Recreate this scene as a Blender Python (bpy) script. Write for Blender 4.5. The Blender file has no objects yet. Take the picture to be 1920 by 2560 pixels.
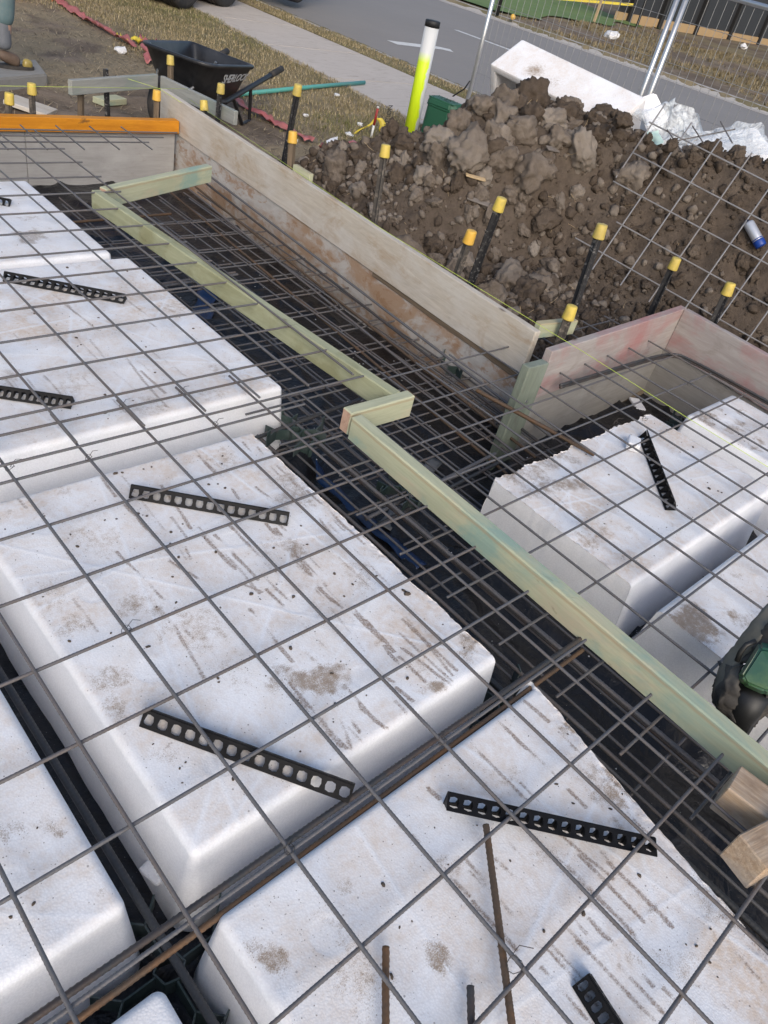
import bpy, bmesh, math, random
import numpy as np
from mathutils import Vector, Matrix, Euler

random.seed(7)
rng = np.random.default_rng(11)
SC = bpy.context.scene
COL = SC.collection

# ------------------------------------------------------------------ camera, light, exposure
CAM_R = np.array([[0.0]*3]*3)
def _rot(a, b, c):
    ca, sa, cb, sb, cc, sc = math.cos(a), math.sin(a), math.cos(b), math.sin(b), math.cos(c), math.sin(c)
    Rx = np.array([[1, 0, 0], [0, ca, -sa], [0, sa, ca]])
    Ry = np.array([[cb, 0, sb], [0, 1, 0], [-sb, 0, cb]])
    Rz = np.array([[cc, -sc, 0], [sc, cc, 0], [0, 0, 1]])
    return Rz @ Ry @ Rx
CAM_R = _rot(0.894711, -0.210280, -0.730346)
CAM_C = np.array([-0.33397, -1.63163, 1.32258])
F_PX = 1894.936                                   # focal length in photo pixels (1920 x 2560)
cam = bpy.data.cameras.new('camera')
cam.sensor_fit = 'VERTICAL'; cam.sensor_height = 36.0
cam.lens = F_PX * 36.0 / 2560.0
cam.clip_start = 0.05; cam.clip_end = 1500
cam_o = bpy.data.objects.new('camera', cam); COL.objects.link(cam_o)
M4 = Matrix.Identity(4)
for i in range(3):
    for j in range(3):
        M4[i][j] = CAM_R[i, j]
    M4[i][3] = CAM_C[i]
cam_o.matrix_world = M4
SC.camera = cam_o
SC.render.resolution_x = 768; SC.render.resolution_y = 1024

SUN_EL, SUN_AZ = math.radians(33), math.radians(215)
world = bpy.data.worlds.new('World'); SC.world = world; world.use_nodes = True
wn = world.node_tree; wn.nodes.clear()
sky = wn.nodes.new('ShaderNodeTexSky'); sky.sky_type = 'NISHITA'; sky.sun_disc = False
sky.sun_elevation = SUN_EL; sky.sun_rotation = SUN_AZ
sky.air_density = 1.0; sky.dust_density = 2.5; sky.ozone_density = 1.0
bg = wn.nodes.new('ShaderNodeBackground'); bg.inputs['Strength'].default_value = 0.12
wo = wn.nodes.new('ShaderNodeOutputWorld')
wn.links.new(sky.outputs[0], bg.inputs[0]); wn.links.new(bg.outputs[0], wo.inputs[0])
sl = bpy.data.lights.new('sun', 'SUN'); sl.energy = 1.0; sl.angle = math.radians(35); sl.color = (1.0, 0.95, 0.88)
so = bpy.data.objects.new('sun', sl); COL.objects.link(so)
# direction towards the sun (Nishita: rotation measured from +Y towards +X)
sd = Vector((math.sin(SUN_AZ)*math.cos(SUN_EL), math.cos(SUN_AZ)*math.cos(SUN_EL), math.sin(SUN_EL)))
so.rotation_euler = sd.to_track_quat('Z', 'Y').to_euler()
SC.view_settings.view_transform = 'Standard'; SC.view_settings.look = 'None'
SC.view_settings.gamma = 1.0; SC.view_settings.use_curve_mapping = False
SC.view_settings.exposure = 0.66
SC.render.engine = 'CYCLES'
SC.cycles.max_bounces = 8; SC.cycles.diffuse_bounces = 6; SC.cycles.transparent_max_bounces = 8

# ------------------------------------------------------------------ survey helpers: photo point -> place in the world
S = 1920/1659.0
def _ray(u, v):
    d = np.array([(u*S-960)/F_PX, -(v*S-1280)/F_PX, -1.0]); d = CAM_R @ d
    return d/np.linalg.norm(d)
def at(u, v, z):
    d = _ray(u, v); return Vector(CAM_C + (z-CAM_C[2])/d[2]*d)
def atp(u, v, A, B, off=0.0):
    """point seen at (u,v) on the upright plane through A and B, moved off metres to its right side"""
    A = np.array(A[:2], float); B = np.array(B[:2], float)
    t = B-A; n = np.array([t[1], -t[0]])/np.linalg.norm(t)
    A = A+n*off
    d = _ray(u, v)
    k = n @ (A-CAM_C[:2])/(n @ d[:2]); return Vector(CAM_C+k*d)
def atd(u, v, dist):
    return Vector(CAM_C + _ray(u, v)*dist)

# ------------------------------------------------------------------ noise
def _h(ix, iy, iz, s):
    n = (ix*374761393 + iy*668265263 + iz*2147483647 + s*974634777) & 0xFFFFFFFF
    n = ((n ^ (n >> 13))*1274126177) & 0xFFFFFFFF
    n = (n ^ (n >> 16))
    return (n & 0xFFFF)/65535.0
def vnoise(P, s=0):
    P = np.asarray(P, float)
    if P.shape[1] == 2: P = np.c_[P, np.zeros(len(P))]
    f = np.floor(P); t = P-f; t = t*t*(3-2*t); I = f.astype(np.int64)
    out = 0
    for dx in (0, 1):
        for dy in (0, 1):
            for dz in (0, 1):
                w = (t[:, 0] if dx else 1-t[:, 0])*(t[:, 1] if dy else 1-t[:, 1])*(t[:, 2] if dz else 1-t[:, 2])
                out = out + w*_h(I[:, 0]+dx, I[:, 1]+dy, I[:, 2]+dz, s)
    return out*2-1
def fbm(P, s=0, o=4):
    P = np.asarray(P, float); r = 0; a = 1.0
    for i in range(o):
        r = r+a*vnoise(P*(2**i)+i*17.3, s+i); a *= .5
    return r

# ------------------------------------------------------------------ objects
def props(o, label=None, cat=None, group=None, kind=None):
    if label: o['label'] = label
    if cat: o['category'] = cat
    if group: o['group'] = group
    if kind: o['kind'] = kind
    return o
def thing(name, label, cat, loc=(0, 0, 0), group=None):
    o = bpy.data.objects.new(name, None); o.empty_display_size = .1
    COL.objects.link(o); o.location = loc
    return props(o, label, cat, group)
def mesh(name, V, F, smooth=False):
    me = bpy.data.meshes.new(name)
    V = np.asarray(V, np.float32)
    if isinstance(F, np.ndarray):
        n, k = F.shape
        me.vertices.add(len(V)); me.vertices.foreach_set('co', V.ravel())
        me.loops.add(n*k); me.loops.foreach_set('vertex_index', F.astype(np.int32).ravel())
        me.polygons.add(n); me.polygons.foreach_set('loop_start', np.arange(0, n*k, k, dtype=np.int32))
        me.polygons.foreach_set('loop_total', np.full(n, k, np.int32))
        me.update(calc_edges=True)
    else:
        me.from_pydata([tuple(map(float, v)) for v in V], [], [tuple(f) for f in F]); me.update()
    if smooth:
        me.polygons.foreach_set('use_smooth', np.ones(len(me.polygons), bool))
    return me
def put(name, me, mat, parent=None, M=None, label=None, cat=None, group=None, kind=None):
    """link a mesh; M is its place in the world"""
    o = bpy.data.objects.new(name, me); COL.objects.link(o)
    if mat is not None and len(me.materials) == 0: me.materials.append(mat)
    if M is None: M = Matrix.Identity(4)
    if parent is not None:
        o.parent = parent
        loc = Vector(parent.location); q = parent
        while q.parent is not None:
            q = q.parent; loc = loc+Vector(q.location)
        o.matrix_basis = Matrix.Translation(-loc) @ M
    else:
        o.matrix_basis = M
    return props(o, label, cat, group, kind)
def subput(name, me, mat, parent, M):
    """a sub-part: M is its place in the world, parent a part placed without rotation inverse"""
    o = bpy.data.objects.new(name, me); COL.objects.link(o)
    if len(me.materials) == 0: me.materials.append(mat)
    o.parent = parent
    pw = parent.matrix_basis.copy(); q = parent.parent
    while q is not None:
        pw = q.matrix_basis @ pw; q = q.parent
    o.matrix_basis = pw.inverted() @ M
    return o
def colattr(me, name, C):
    a = me.color_attributes.new(name, 'FLOAT_COLOR', 'POINT')
    C = np.asarray(C, np.float32)
    if C.shape[1] == 3: C = np.c_[C, np.ones(len(C), np.float32)]
    a.data.foreach_set('color', C.ravel())
def frame(p, x, up=(0, 0, 1)):
    """matrix with local X along x, local Z as near to up as possible"""
    x = Vector(x).normalized(); up = Vector(up)
    y = up.cross(x)
    if y.length < 1e-5: y = Vector((0, 1, 0)).cross(x)
    y.normalize(); z = x.cross(y)
    M = Matrix((x, y, z)).transposed().to_4x4(); M.translation = Vector(p)
    return M
def grid_faces(n, m):
    i = np.arange(n-1)[:, None]*m+np.arange(m-1)[None, :]
    i = i.ravel(); return np.c_[i, i+m, i+m+1, i+1]
def tube_data(P, r, n=8, cap=True):
    P = [Vector(p) for p in P]; V = []; F = []
    r = r if hasattr(r, '__len__') else [r]*len(P)
    up = Vector((0, 0, 1)); prev = None
    for i, p in enumerate(P):
        t = (P[min(i+1, len(P)-1)]-P[max(i-1, 0)]).normalized()
        if prev is None:
            a = up.cross(t)
            if a.length < .05: a = Vector((1, 0, 0)).cross(t)
        else:
            a = prev-t*prev.dot(t)
        a.normalize(); prev = a; b = t.cross(a)
        for k in range(n):
            th = 2*math.pi*k/n; V.append(p+(a*math.cos(th)+b*math.sin(th))*r[i])
    for i in range(len(P)-1):
        for k in range(n):
            F.append((i*n+k, i*n+(k+1) % n, (i+1)*n+(k+1) % n, (i+1)*n+k))
    if cap:
        F.append(tuple(range(n-1, -1, -1))); F.append(tuple((len(P)-1)*n+k for k in range(n)))
    return V, F
def tube(name, P, r, mat, parent=None, n=8, smooth=True, **kw):
    V, F = tube_data(P, r, n)
    return put(name, mesh(name, V, F, smooth), mat, parent, **kw)
def box_mesh(name, L, W, H, bev=.003, segs=1, cuts=1, wob=0.0, seed=0):
    """X from 0 to L, Y and Z centred"""
    bm = bmesh.new()
    xs = np.linspace(0, L, cuts+1); rings = []
    for x in xs:
        rings.append([bm.verts.new((x, y, z)) for y, z in ((-W/2, -H/2), (W/2, -H/2), (W/2, H/2), (-W/2, H/2))])
    for a, b in zip(rings[:-1], rings[1:]):
        for k in range(4):
            bm.faces.new((a[k], a[(k+1) % 4], b[(k+1) % 4], b[k]))
    bm.faces.new(rings[0][::-1]); bm.faces.new(rings[-1])
    bmesh.ops.recalc_face_normals(bm, faces=bm.faces)
    if bev > 0:
        ed = [e for e in bm.edges if len(e.link_faces) == 2 and e.link_faces[0].normal.dot(e.link_faces[1].normal) < .5]
        bmesh.ops.bevel(bm, geom=ed, offset=bev, segments=segs, affect='EDGES', profile=.5)
    if wob:
        P = np.array([v.co[:] for v in bm.verts])
        d = np.c_[vnoise(P*[6, 9, 9]+seed, 1), vnoise(P*[6, 9, 9]+seed, 2), vnoise(P*[6, 9, 9]+seed, 3)]*wob
        for v, q in zip(bm.verts, d): v.co += Vector(q)
    me = bpy.data.meshes.new(name); bm.to_mesh(me); bm.free()
    return me
def plank(name, p0, p1, W, H, mat, parent=None, up=(0, 0, 1), bev=.003, wob=.0012, **kw):
    """a board whose axis runs from p0 to p1 with width W sideways and H along up"""
    p0, p1 = Vector(p0), Vector(p1); L = (p1-p0).length
    me = box_mesh(name, L, W, H, bev, 1, max(2, int(L/.12)), wob, seed=p0.x*3+p0.y)
    return put(name, me, mat, parent, frame(p0, p1-p0, up), **kw)

# ------------------------------------------------------------------ materials
class NT:
    def __init__(s, name):
        s.m = bpy.data.materials.new(name); s.m.use_nodes = True
        s.t = s.m.node_tree; s.t.nodes.clear()
        s.out = s.t.nodes.new('ShaderNodeOutputMaterial')
        s.b = s.t.nodes.new('ShaderNodeBsdfPrincipled')
        s.t.links.new(s.b.outputs[0], s.out.inputs[0])
    def n(s, t, **kw):
        n = s.t.nodes.new('ShaderNode'+t)
        for k, v in kw.items(): setattr(n, k, v)
        return n
    def l(s, a, b): s.t.links.new(a, b)
    def setin(s, node, key, v):
        if hasattr(v, 'is_output') or isinstance(v, bpy.types.NodeSocket): s.l(v, node.inputs[key])
        else: node.inputs[key].default_value = v
    def coord(s, kind='Object', scale=(1, 1, 1), rot=(0, 0, 0)):
        c = s.n('TexCoord'); m = s.n('Mapping'); m.inputs['Scale'].default_value = scale; m.inputs['Rotation'].default_value = rot
        s.l(c.outputs[kind], m.inputs['Vector']); return m.outputs[0]
    def pos(s, scale=(1, 1, 1)):
        c = s.n('NewGeometry'); m = s.n('Mapping'); m.inputs['Scale'].default_value = scale
        s.l(c.outputs['Position'], m.inputs['Vector']); return m.outputs[0]
    def noise(s, vec, scale, detail=4, rough=.55, dist=0):
        n = s.n('TexNoise'); s.l(vec, n.inputs['Vector'])
        n.inputs['Scale'].default_value = scale; n.inputs['Detail'].default_value = detail
        n.inputs['Roughness'].default_value = rough; n.inputs['Distortion'].default_value = dist
        return n.outputs[0]
    def vor(s, vec, scale, out='Distance', feat='F1'):
        n = s.n('TexVoronoi', feature=feat); s.l(vec, n.inputs['Vector']); n.inputs['Scale'].default_value = scale
        return n.outputs[out]
    def ramp(s, fac, stops, interp='LINEAR'):
        r = s.n('ValToRGB'); r.color_ramp.interpolation = interp; e = r.color_ramp.elements
        while len(e) < len(stops): e.new(.5)
        for q, (p, c) in zip(e, stops):
            q.position = p; q.color = tuple(c)+(1,) if hasattr(c, '__len__') else (c, c, c, 1)
        s.l(fac, r.inputs[0]); return r.outputs[0]
    def mix(s, f, a, b, mode='MIX'):
        m = s.n('MixRGB', blend_type=mode)
        for k, v in ((0, f), (1, a), (2, b)):
            if isinstance(v, bpy.types.NodeSocket): s.l(v, m.inputs[k])
            elif k == 0: m.inputs[0].default_value = v
            else: m.inputs[k].default_value = tuple(v)+(1,)
        return m.outputs[0]
    def math(s, op, a, b=0.0, clamp=False):
        m = s.n('Math', operation=op); m.use_clamp = clamp
        for k, v in ((0, a), (1, b)):
            if isinstance(v, bpy.types.NodeSocket): s.l(v, m.inputs[k])
            else: m.inputs[k].default_value = v
        return m.outputs[0]
    def sep(s, vec):
        x = s.n('SeparateXYZ'); s.l(vec, x.inputs[0]); return x.outputs
    def attr(s, name):
        a = s.n('Attribute', attribute_name=name); return a.outputs['Color']
    def rnd(s):
        return s.n('ObjectInfo').outputs['Random']
    def bump(s, h, strength=.3, dist=.01, normal=None):
        b = s.n('Bump'); b.inputs['Strength'].default_value = strength; b.inputs['Distance'].default_value = dist
        s.l(h, b.inputs['Height'])
        if normal is not None: s.l(normal, b.inputs['Normal'])
        s.l(b.outputs[0], s.b.inputs['Normal']); return b.outputs[0]
    def fin(s, col=None, rough=.7, metal=0.0, spec=None, **kw):
        if col is not None:
            if isinstance(col, bpy.types.NodeSocket): s.l(col, s.b.inputs['Base Color'])
            else: s.b.inputs['Base Color'].default_value = tuple(col)+(1,)
        for k, v in (('Roughness', rough), ('Metallic', metal)):
            if isinstance(v, bpy.types.NodeSocket): s.l(v, s.b.inputs[k])
            else: s.b.inputs[k].default_value = v
        if spec is not None: s.b.inputs['Specular IOR Level'].default_value = spec
        for k, v in kw.items(): s.b.inputs[k].default_value = v
        return s.m

def m_plain(name, col, rough=.6, metal=0, var=.12, scale=30, bump=.0, dirt=None, dirt_amt=.4, spec=None, rv=0):
    t = NT(name); v = t.coord('Object')
    n = t.noise(v, scale, 5, .65)
    c = t.mix(n, tuple(x*(1-var) for x in col), tuple(min(1, x*(1+var)) for x in col))
    if rv:
        c = t.mix(t.math('MULTIPLY', t.rnd(), rv), c, tuple(x*.55+.06 for x in col))
        om = t.n('VectorMath', operation='ADD'); t.l(v, om.inputs[0]); t.l(t.math('MULTIPLY', t.rnd(), 9.0), om.inputs[1]); v = om.outputs[0]
    if dirt:
        d = t.ramp(t.noise(v, scale*.35, 6, .7), [(.45, 0), (.7, 1)])
        c = t.mix(t.math('MULTIPLY', d, dirt_amt), c, dirt)
    if bump: t.bump(n, bump, .004)
    return t.fin(c, rough, metal, spec)

def m_eps():
    t = NT('expanded_foam'); v = t.pos()
    at_ = t.n('Attribute', attribute_name='stain'); sp = t.n('SeparateColor'); t.l(at_.outputs['Color'], sp.inputs[0])
    bead = t.vor(v, 230); big = t.noise(v, 9, 5, .6); fine = t.noise(v, 420, 3, .6); mid = t.noise(v, 60, 5, .7)
    white = t.mix(t.ramp(big, [(.35, 0), (.75, 1)]), (.865, .868, .885), (.80, .795, .80))
    white = t.mix(t.math('MULTIPLY', t.ramp(bead, [(.3, 0), (.7, 1)]), .20), white, (.55, .55, .58))
    # thin film of pinkish dust
    dust = t.math('MULTIPLY', t.ramp(t.noise(v, 5.5, 6, .68, .4), [(.38, 0), (.60, 1)]), t.ramp(mid, [(.3, .25), (.65, 1)]))
    white = t.mix(t.math('MULTIPLY', dust, t.math('MULTIPLY', sp.outputs[2], .95)), white, (.62, .49, .375))
    # brown dirt sits between the beads
    sb = t.math('ADD', sp.outputs[0], t.math('MULTIPLY', t.math('SUBTRACT', fine, .5), 1.3))
    sb = t.math('ADD', sb, t.math('MULTIPLY', t.math('SUBTRACT', mid, .5), 1.1))
    sm = t.math('MULTIPLY', t.ramp(sb, [(.30, 0), (.80, 1)]), t.ramp(sp.outputs[0], [(.02, 0), (.2, 1)]))
    brown = t.mix(mid, (.36, .26, .165), (.20, .135, .085))
    c = t.mix(t.math('MULTIPLY', sm, .85), white, brown)
    gb = t.math('ADD', sp.outputs[1], t.math('MULTIPLY', t.math('SUBTRACT', fine, .5), .9))
    gm = t.math('MULTIPLY', t.ramp(gb, [(.16, 0), (.55, 1)]), t.ramp(sp.outputs[1], [(.03, 0), (.2, 1)]))
    gm = t.math('MULTIPLY', gm, t.ramp(t.noise(v, 300, 3, .7), [(.32, .25), (.6, 1)]))
    c = t.mix(t.math('MULTIPLY', gm, .86), c, (.19, .12, .075))
    # pepper of soil specks
    pv = t.vor(v, 75); pr = t.vor(v, 75, 'Color'); px = t.n('SeparateColor'); t.l(pr, px.inputs[0])
    thr = t.math('MULTIPLY', t.ramp(px.outputs[0], [(.62, 0), (1, 1)]), .17)
    pep = t.math('MULTIPLY', t.math('LESS_THAN', pv, thr), sp.outputs[2])
    c = t.mix(t.math('MULTIPLY', pep, .8), c, (.12, .09, .075))
    pv2 = t.vor(v, 190); pr2 = t.vor(v, 190, 'Color'); px2 = t.n('SeparateColor'); t.l(pr2, px2.inputs[0])
    pep2 = t.math('MULTIPLY', t.math('LESS_THAN', pv2, t.math('MULTIPLY', t.ramp(t.math('MULTIPLY', px2.outputs[0], t.ramp(big, [(.3, .75), (.65, 1)])), [(.70, 0), (1, 1)]), .30)), t.ramp(sp.outputs[2], [(.1, 0), (.4, 1)]))
    c = t.mix(t.math('MULTIPLY', pep2, .75), c, (.16, .125, .105))
    h = t.math('ADD', t.math('MULTIPLY', bead, -.5), t.math('MULTIPLY', fine, .25))
    t.bump(h, .38, .0022)
    return t.fin(c, .55, 0, .4)
EPS = m_eps()

def m_rebar(name, base, rust, amt):
    t = NT(name); v = t.pos(); r = t.rnd()
    n = t.noise(v, 14, 6, .7); f = t.noise(v, 180, 3, .6)
    c = t.mix(f, tuple(x*.7 for x in base), tuple(x*1.35 for x in base))
    k = t.math('ADD', n, t.math('MULTIPLY', t.math('SUBTRACT', r, .5), .25))
    c = t.mix(t.math('MULTIPLY', t.ramp(k, [(.45, 0), (.72, 1)]), amt), c, rust)
    t.bump(f, .25, .002)
    return t.fin(c, .55, .25, .4)
STEEL = m_rebar('mill_steel', (.135, .131, .134), (.17, .115, .08), .42)
RUST = m_rebar('rusty_steel', (.11, .075, .05), (.21, .105, .045), .85)
PALESTEEL = m_rebar('weathered_grey_steel', (.23, .23, .24), (.2, .15, .11), .3)
DARKST = m_rebar('dark_steel', (.06, .062, .065), (.12, .07, .045), .5)

def m_plastic_sheet():
    t = NT('black_membrane'); v = t.pos()
    d = t.ramp(t.noise(v, 7, 7, .72), [(.5, 0), (.8, 1)]); f = t.noise(v, 260, 2, .5)
    c = t.mix(t.math('MULTIPLY', d, .35), (.010, .010, .012), (.07, .06, .052))
    c = t.mix(t.math('MULTIPLY', t.math('GREATER_THAN', f, .74), .6), c, (.35, .33, .32))
    h = t.math('ADD', t.noise(v, 11, 4, .6, 1.2), t.math('MULTIPLY', t.noise(v, 45, 3, .6), .3))
    t.bump(h, .6, .02)
    return t.fin(c, t.ramp(d, [(0, .30), (1, .7)]), 0, .45)
MEMB = m_plastic_sheet()
BLUE = m_plain('blue_plastic', (.007, .030, .10), .35, var=.4, scale=14, dirt=(.02, .02, .025), dirt_amt=.75)
TAPEGREY = m_plain('grey_tape', (.13, .135, .14), .5, var=.3, scale=20)

def m_wood(name, stops, grain=(1.2, 14, 14), arris=None, rough=.72, blotch=None, blotch_scale=5, blotch_rng=(.5, .7), bl_amt=.7, extra=None, knots=True, gs=3.0, lines=.22):
    t = NT(name); v = t.coord('Object', grain); o = t.coord('Object')
    r = t.rnd(); vv = t.n('VectorMath', operation='ADD'); t.l(v, vv.inputs[0]); t.l(r, vv.inputs[1])
    g = t.noise(vv.outputs[0], gs, 7, .62, .7)
    c = t.ramp(g, stops)
    fine = t.noise(t.coord('Object', (6, 150, 150)), 2.5, 4, .6)
    c = t.mix(t.math('MULTIPLY', t.ramp(fine, [(.5, 0), (.8, 1)]), lines), c, tuple(x*.4 for x in stops[0][1]))
    if blotch:
        if not isinstance(blotch, list): blotch = [(blotch, blotch_scale, blotch_rng, bl_amt)]
        for k, (bc, bs, br, ba) in enumerate(blotch):
            m = t.n('Mapping'); m.inputs['Location'].default_value = (k*7.1, k*3.3, 1.7*k); m.inputs['Scale'].default_value = (.55, 1, 1)
            t.l(o, m.inputs[0])
            b = t.ramp(t.noise(m.outputs[0], bs, 6, .68, .5), [(br[0], 0), (br[1], 1)])
            c = t.mix(t.math('MULTIPLY', b, ba), c, bc)
    if knots:
        kv = t.coord('Object', (2.2, 6, 6)); kd = t.vor(kv, 1.3)
        c = t.mix(t.math('MULTIPLY', t.ramp(kd, [(.03, 1), (.09, 0)]), .8), c, (.07, .04, .025))
    if arris:
        zc = t.sep(o)[2]; wv = t.math('MULTIPLY', t.math('SUBTRACT', t.noise(t.coord('Object', (9, 0, 0)), 1.2, 4, .6), .5), .010)
        dz = t.math('ABSOLUTE', t.math('SUBTRACT', t.math('ADD', zc, wv), arris))
        c = t.mix(t.math('MULTIPLY', t.ramp(dz, [(.0015, 1), (.006, 0)]), .55), c, (.36, .24, .14))
    t.bump(t.math('ADD', g, t.math('MULTIPLY', fine, .5)), .35, .004)
    return t.fin(c, rough, 0, .3)
GREENPINE = m_wood('treated_pine', arris=.033, stops=[(.25, (.36, .375, .255)), (.75, (.50, .50, .345))],
                   blotch=[((.19, .33, .30), 4.5, (.52, .66), .65), ((.52, .41, .29), 6, (.53, .68), .6), ((.14, .11, .07), 13, (.64, .72), .6)], lines=.22)
GREENOLIVE = m_wood('treated_pine_weathered', [(.3, (.31, .32, .20)), (.7, (.41, .415, .27))],
                    blotch=[((.22, .21, .10), 6, (.50, .66), .6), ((.15, .11, .06), 13, (.62, .72), .6)], lines=.15)
PALEWOOD = m_wood('weathered_form_timber', [(.3, (.45, .395, .325)), (.7, (.57, .515, .44))],
                  blotch=[((.60, .58, .55), 7, (.45, .7), .5), ((.36, .25, .15), 7, (.54, .70), .7)], lines=.4)
GREYWOOD = m_wood('grey_form_timber', [(.3, (.25, .25, .235)), (.7, (.34, .345, .32))],
                  blotch=[((.20, .26, .22), 5, (.5, .68), .5), ((.14, .12, .10), 12, (.62, .75), .5)])
GREYPLY = m_wood('grey_form_ply', [(.3, (.30, .29, .28)), (.7, (.37, .36, .35))],
                 blotch=[((.44, .43, .42), 5, (.5, .7), .6), ((.23, .20, .17), 8, (.6, .74), .5)], knots=False, lines=.15)
PORCHPLY = m_wood('porch_form_ply', [(.3, (.24, .225, .205)), (.7, (.31, .295, .27))],
                  blotch=[((.36, .35, .33), 6, (.5, .7), .5), ((.17, .14, .11), 10, (.58, .74), .5)], knots=False, lines=.12)
STAINPLY = m_wood('stained_form_ply', [(.3, (.38, .355, .33)), (.7, (.48, .455, .43))], grain=(3, 9, 9),
                  blotch=[((.33, .20, .11), 3.4, (.44, .58), .8), ((.50, .485, .46), 8, (.50, .62), .75), ((.28, .16, .085), 19, (.53, .62), .7), ((.15, .09, .05), 7, (.62, .74), .6)], knots=False)
POSTWOOD = m_wood('grey_green_post', [(.3, (.145, .17, .135)), (.7, (.21, .235, .185))], blotch=[((.25, .285, .24), 5, (.5, .66), .5), ((.12, .11, .085), 12, (.58, .72), .6)], knots=False)
PINKWOOD = m_wood('pink_stained_timber', [(.3, (.30, .265, .25)), (.7, (.40, .365, .345))],
                  blotch=[((.36, .11, .11), 3.6, (.47, .68), .62), ((.24, .21, .18), 9, (.58, .7), .5)])
ORANGE = m_wood('orange_lvl', [(.3, (.50, .19, .012)), (.7, (.66, .27, .02))], grain=(.8, 10, 10),
                blotch=[((.40, .13, .01), 4, (.5, .7), .5), ((.09, .05, .025), 9, (.62, .70), .75)], rough=.55)
ENDGRAIN = m_wood('sawn_end_grain', [(.3, (.40, .25, .175)), (.7, (.55, .37, .27))], grain=(14, 14, 14), knots=False, gs=4, lines=.3)
RAWPINE = m_wood('raw_pine', [(.35, (.34, .22, .13)), (.65, (.58, .43, .29))], grain=(1.6, 38, 38),
                 blotch=[((.40, .345, .29), 5, (.42, .62), .75), ((.22, .14, .085), 9, (.55, .70), .7)], lines=.6)
BROWNPEG = m_wood('old_peg_timber', [(.3, (.10, .075, .05)), (.7, (.20, .15, .105))], grain=(1.5, 20, 20))

def m_speck(name, base, speck, thr=.7, scale=90, rough=.45, metal=0):
    t = NT(name); v = t.coord('Object', (1, 1, .5))
    n = t.noise(v, scale, 4, .7); big = t.noise(v, 9, 3, .6)
    k = t.math('MULTIPLY', t.ramp(n, [(thr-.08, 0), (thr, 1)]), t.ramp(big, [(.35, .15), (.65, 1)]))
    return t.fin(t.mix(k, base, speck), rough, metal)
BLACKPEG = m_speck('black_steel_peg', (.018, .018, .02), (.30, .29, .28), .64, 60)
BROWNSTEEL = m_speck('dirty_steel_peg', (.06, .052, .045), (.20, .17, .14), .6, 40, .7)
CAP = m_plain('yellow_cap_plastic', (.64, .48, .085), .5, var=.12, scale=60, dirt=(.33, .26, .11), dirt_amt=.6, rv=.5)
CAPDIRTY = m_plain('dirty_yellow_cap', (.60, .45, .09), .5, var=.1, scale=25, dirt=(.28, .21, .10), dirt_amt=.9)
CAPORANGE = m_plain('orange_yellow_cap', (.68, .40, .06), .45, var=.06, scale=9, dirt=(.60, .42, .16), dirt_amt=.5)
CHAIR = m_plain('black_chair_plastic', (.009, .009, .010), .5, var=.3, scale=60, dirt=(.05, .047, .045), dirt_amt=.15, spec=.12)
SPACER = m_plain('dark_green_plastic', (.035, .055, .05), .45, var=.3, scale=40, dirt=(.16, .17, .17), dirt_amt=.5)

def m_soil(name, a, b, dry, dryamt=.35, bs=.8):
    t = NT(name); v = t.pos(); r = t.rnd()
    n = t.noise(v, 22, 7, .7); f = t.noise(v, 130, 5, .7); big = t.noise(v, 3.2, 4, .6)
    c = t.mix(t.ramp(n, [(.3, 0), (.7, 1)]), a, b)
    k = t.math('ADD', big, t.math('MULTIPLY', t.math('SUBTRACT', r, .5), .45))
    c = t.mix(t.math('MULTIPLY', t.ramp(k, [(.45, 0), (.75, 1)]), dryamt), c, dry)
    c = t.mix(t.math('MULTIPLY', t.ramp(f, [(.55, 0), (.75, 1)]), .35), c, dry)
    t.bump(t.math('ADD', n, t.math('MULTIPLY', f, .6)), bs, .018)
    return t.fin(c, .95, 0, .15)
SOIL = m_soil('clay_soil', (.068, .052, .040), (.125, .098, .077), (.20, .165, .135))
CLOD = m_soil('clay_clod', (.125, .100, .080), (.20, .165, .135), (.32, .28, .24), .75)
CLODDARK = m_soil('moist_clod', (.066, .050, .038), (.115, .089, .069), (.185, .15, .122), .5)

def m_vcol(name, rough=.9, bump=.0, scale=60, attr='col', spec=.2):
    t = NT(name); c = t.attr(attr); n = t.noise(t.pos(), scale, 5, .7)
    c = t.mix(.22, c, t.mix(n, (0, 0, 0), (1, 1, 1)), 'OVERLAY')
    if bump: t.bump(n, bump, .02)
    return t.fin(c, rough, 0, spec)
GROUND = m_vcol('dirt_and_turf', .95, .6, 45)
BLADE = m_vcol('grass_blades', .8, 0, 5)

def m_concrete(name, a, b, dirt, amt=.5, sc=3.0):
    t = NT(name); v = t.pos()
    n = t.noise(v, sc, 6, .65); f = t.noise(v, 90, 4, .7); s_ = t.noise(t.pos((.6, 3.2, 1)), 6, 5, .7, 1.0)
    c = t.mix(n, a, b)
    c = t.mix(t.math('MULTIPLY', t.ramp(s_, [(.55, 0), (.72, 1)]), amt), c, dirt)
    c = t.mix(t.math('MULTIPLY', t.ramp(f, [(.5, 0), (.8, 1)]), .25), c, tuple(x*.55 for x in a))
    t.bump(f, .3, .005)
    return t.fin(c, .9, 0, .25)
PATH = m_concrete('path_concrete', (.43, .385, .345), (.54, .49, .445), (.26, .20, .15), .75)
KERB = m_concrete('kerb_concrete', (.33, .315, .30), (.42, .40, .38), (.22, .185, .155), .5, 2)
ASPHALT = m_concrete('asphalt', (.215, .203, .195), (.265, .25, .24), (.31, .265, .22), .6, .5)
PAINT = m_plain('road_paint', (.62, .62, .61), .7, var=.1, scale=20, dirt=(.3, .29, .28), dirt_amt=.5)
SLAB = m_concrete('slab_concrete', (.21, .205, .195), (.28, .275, .26), (.13, .11, .09), .4, 6)
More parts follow.
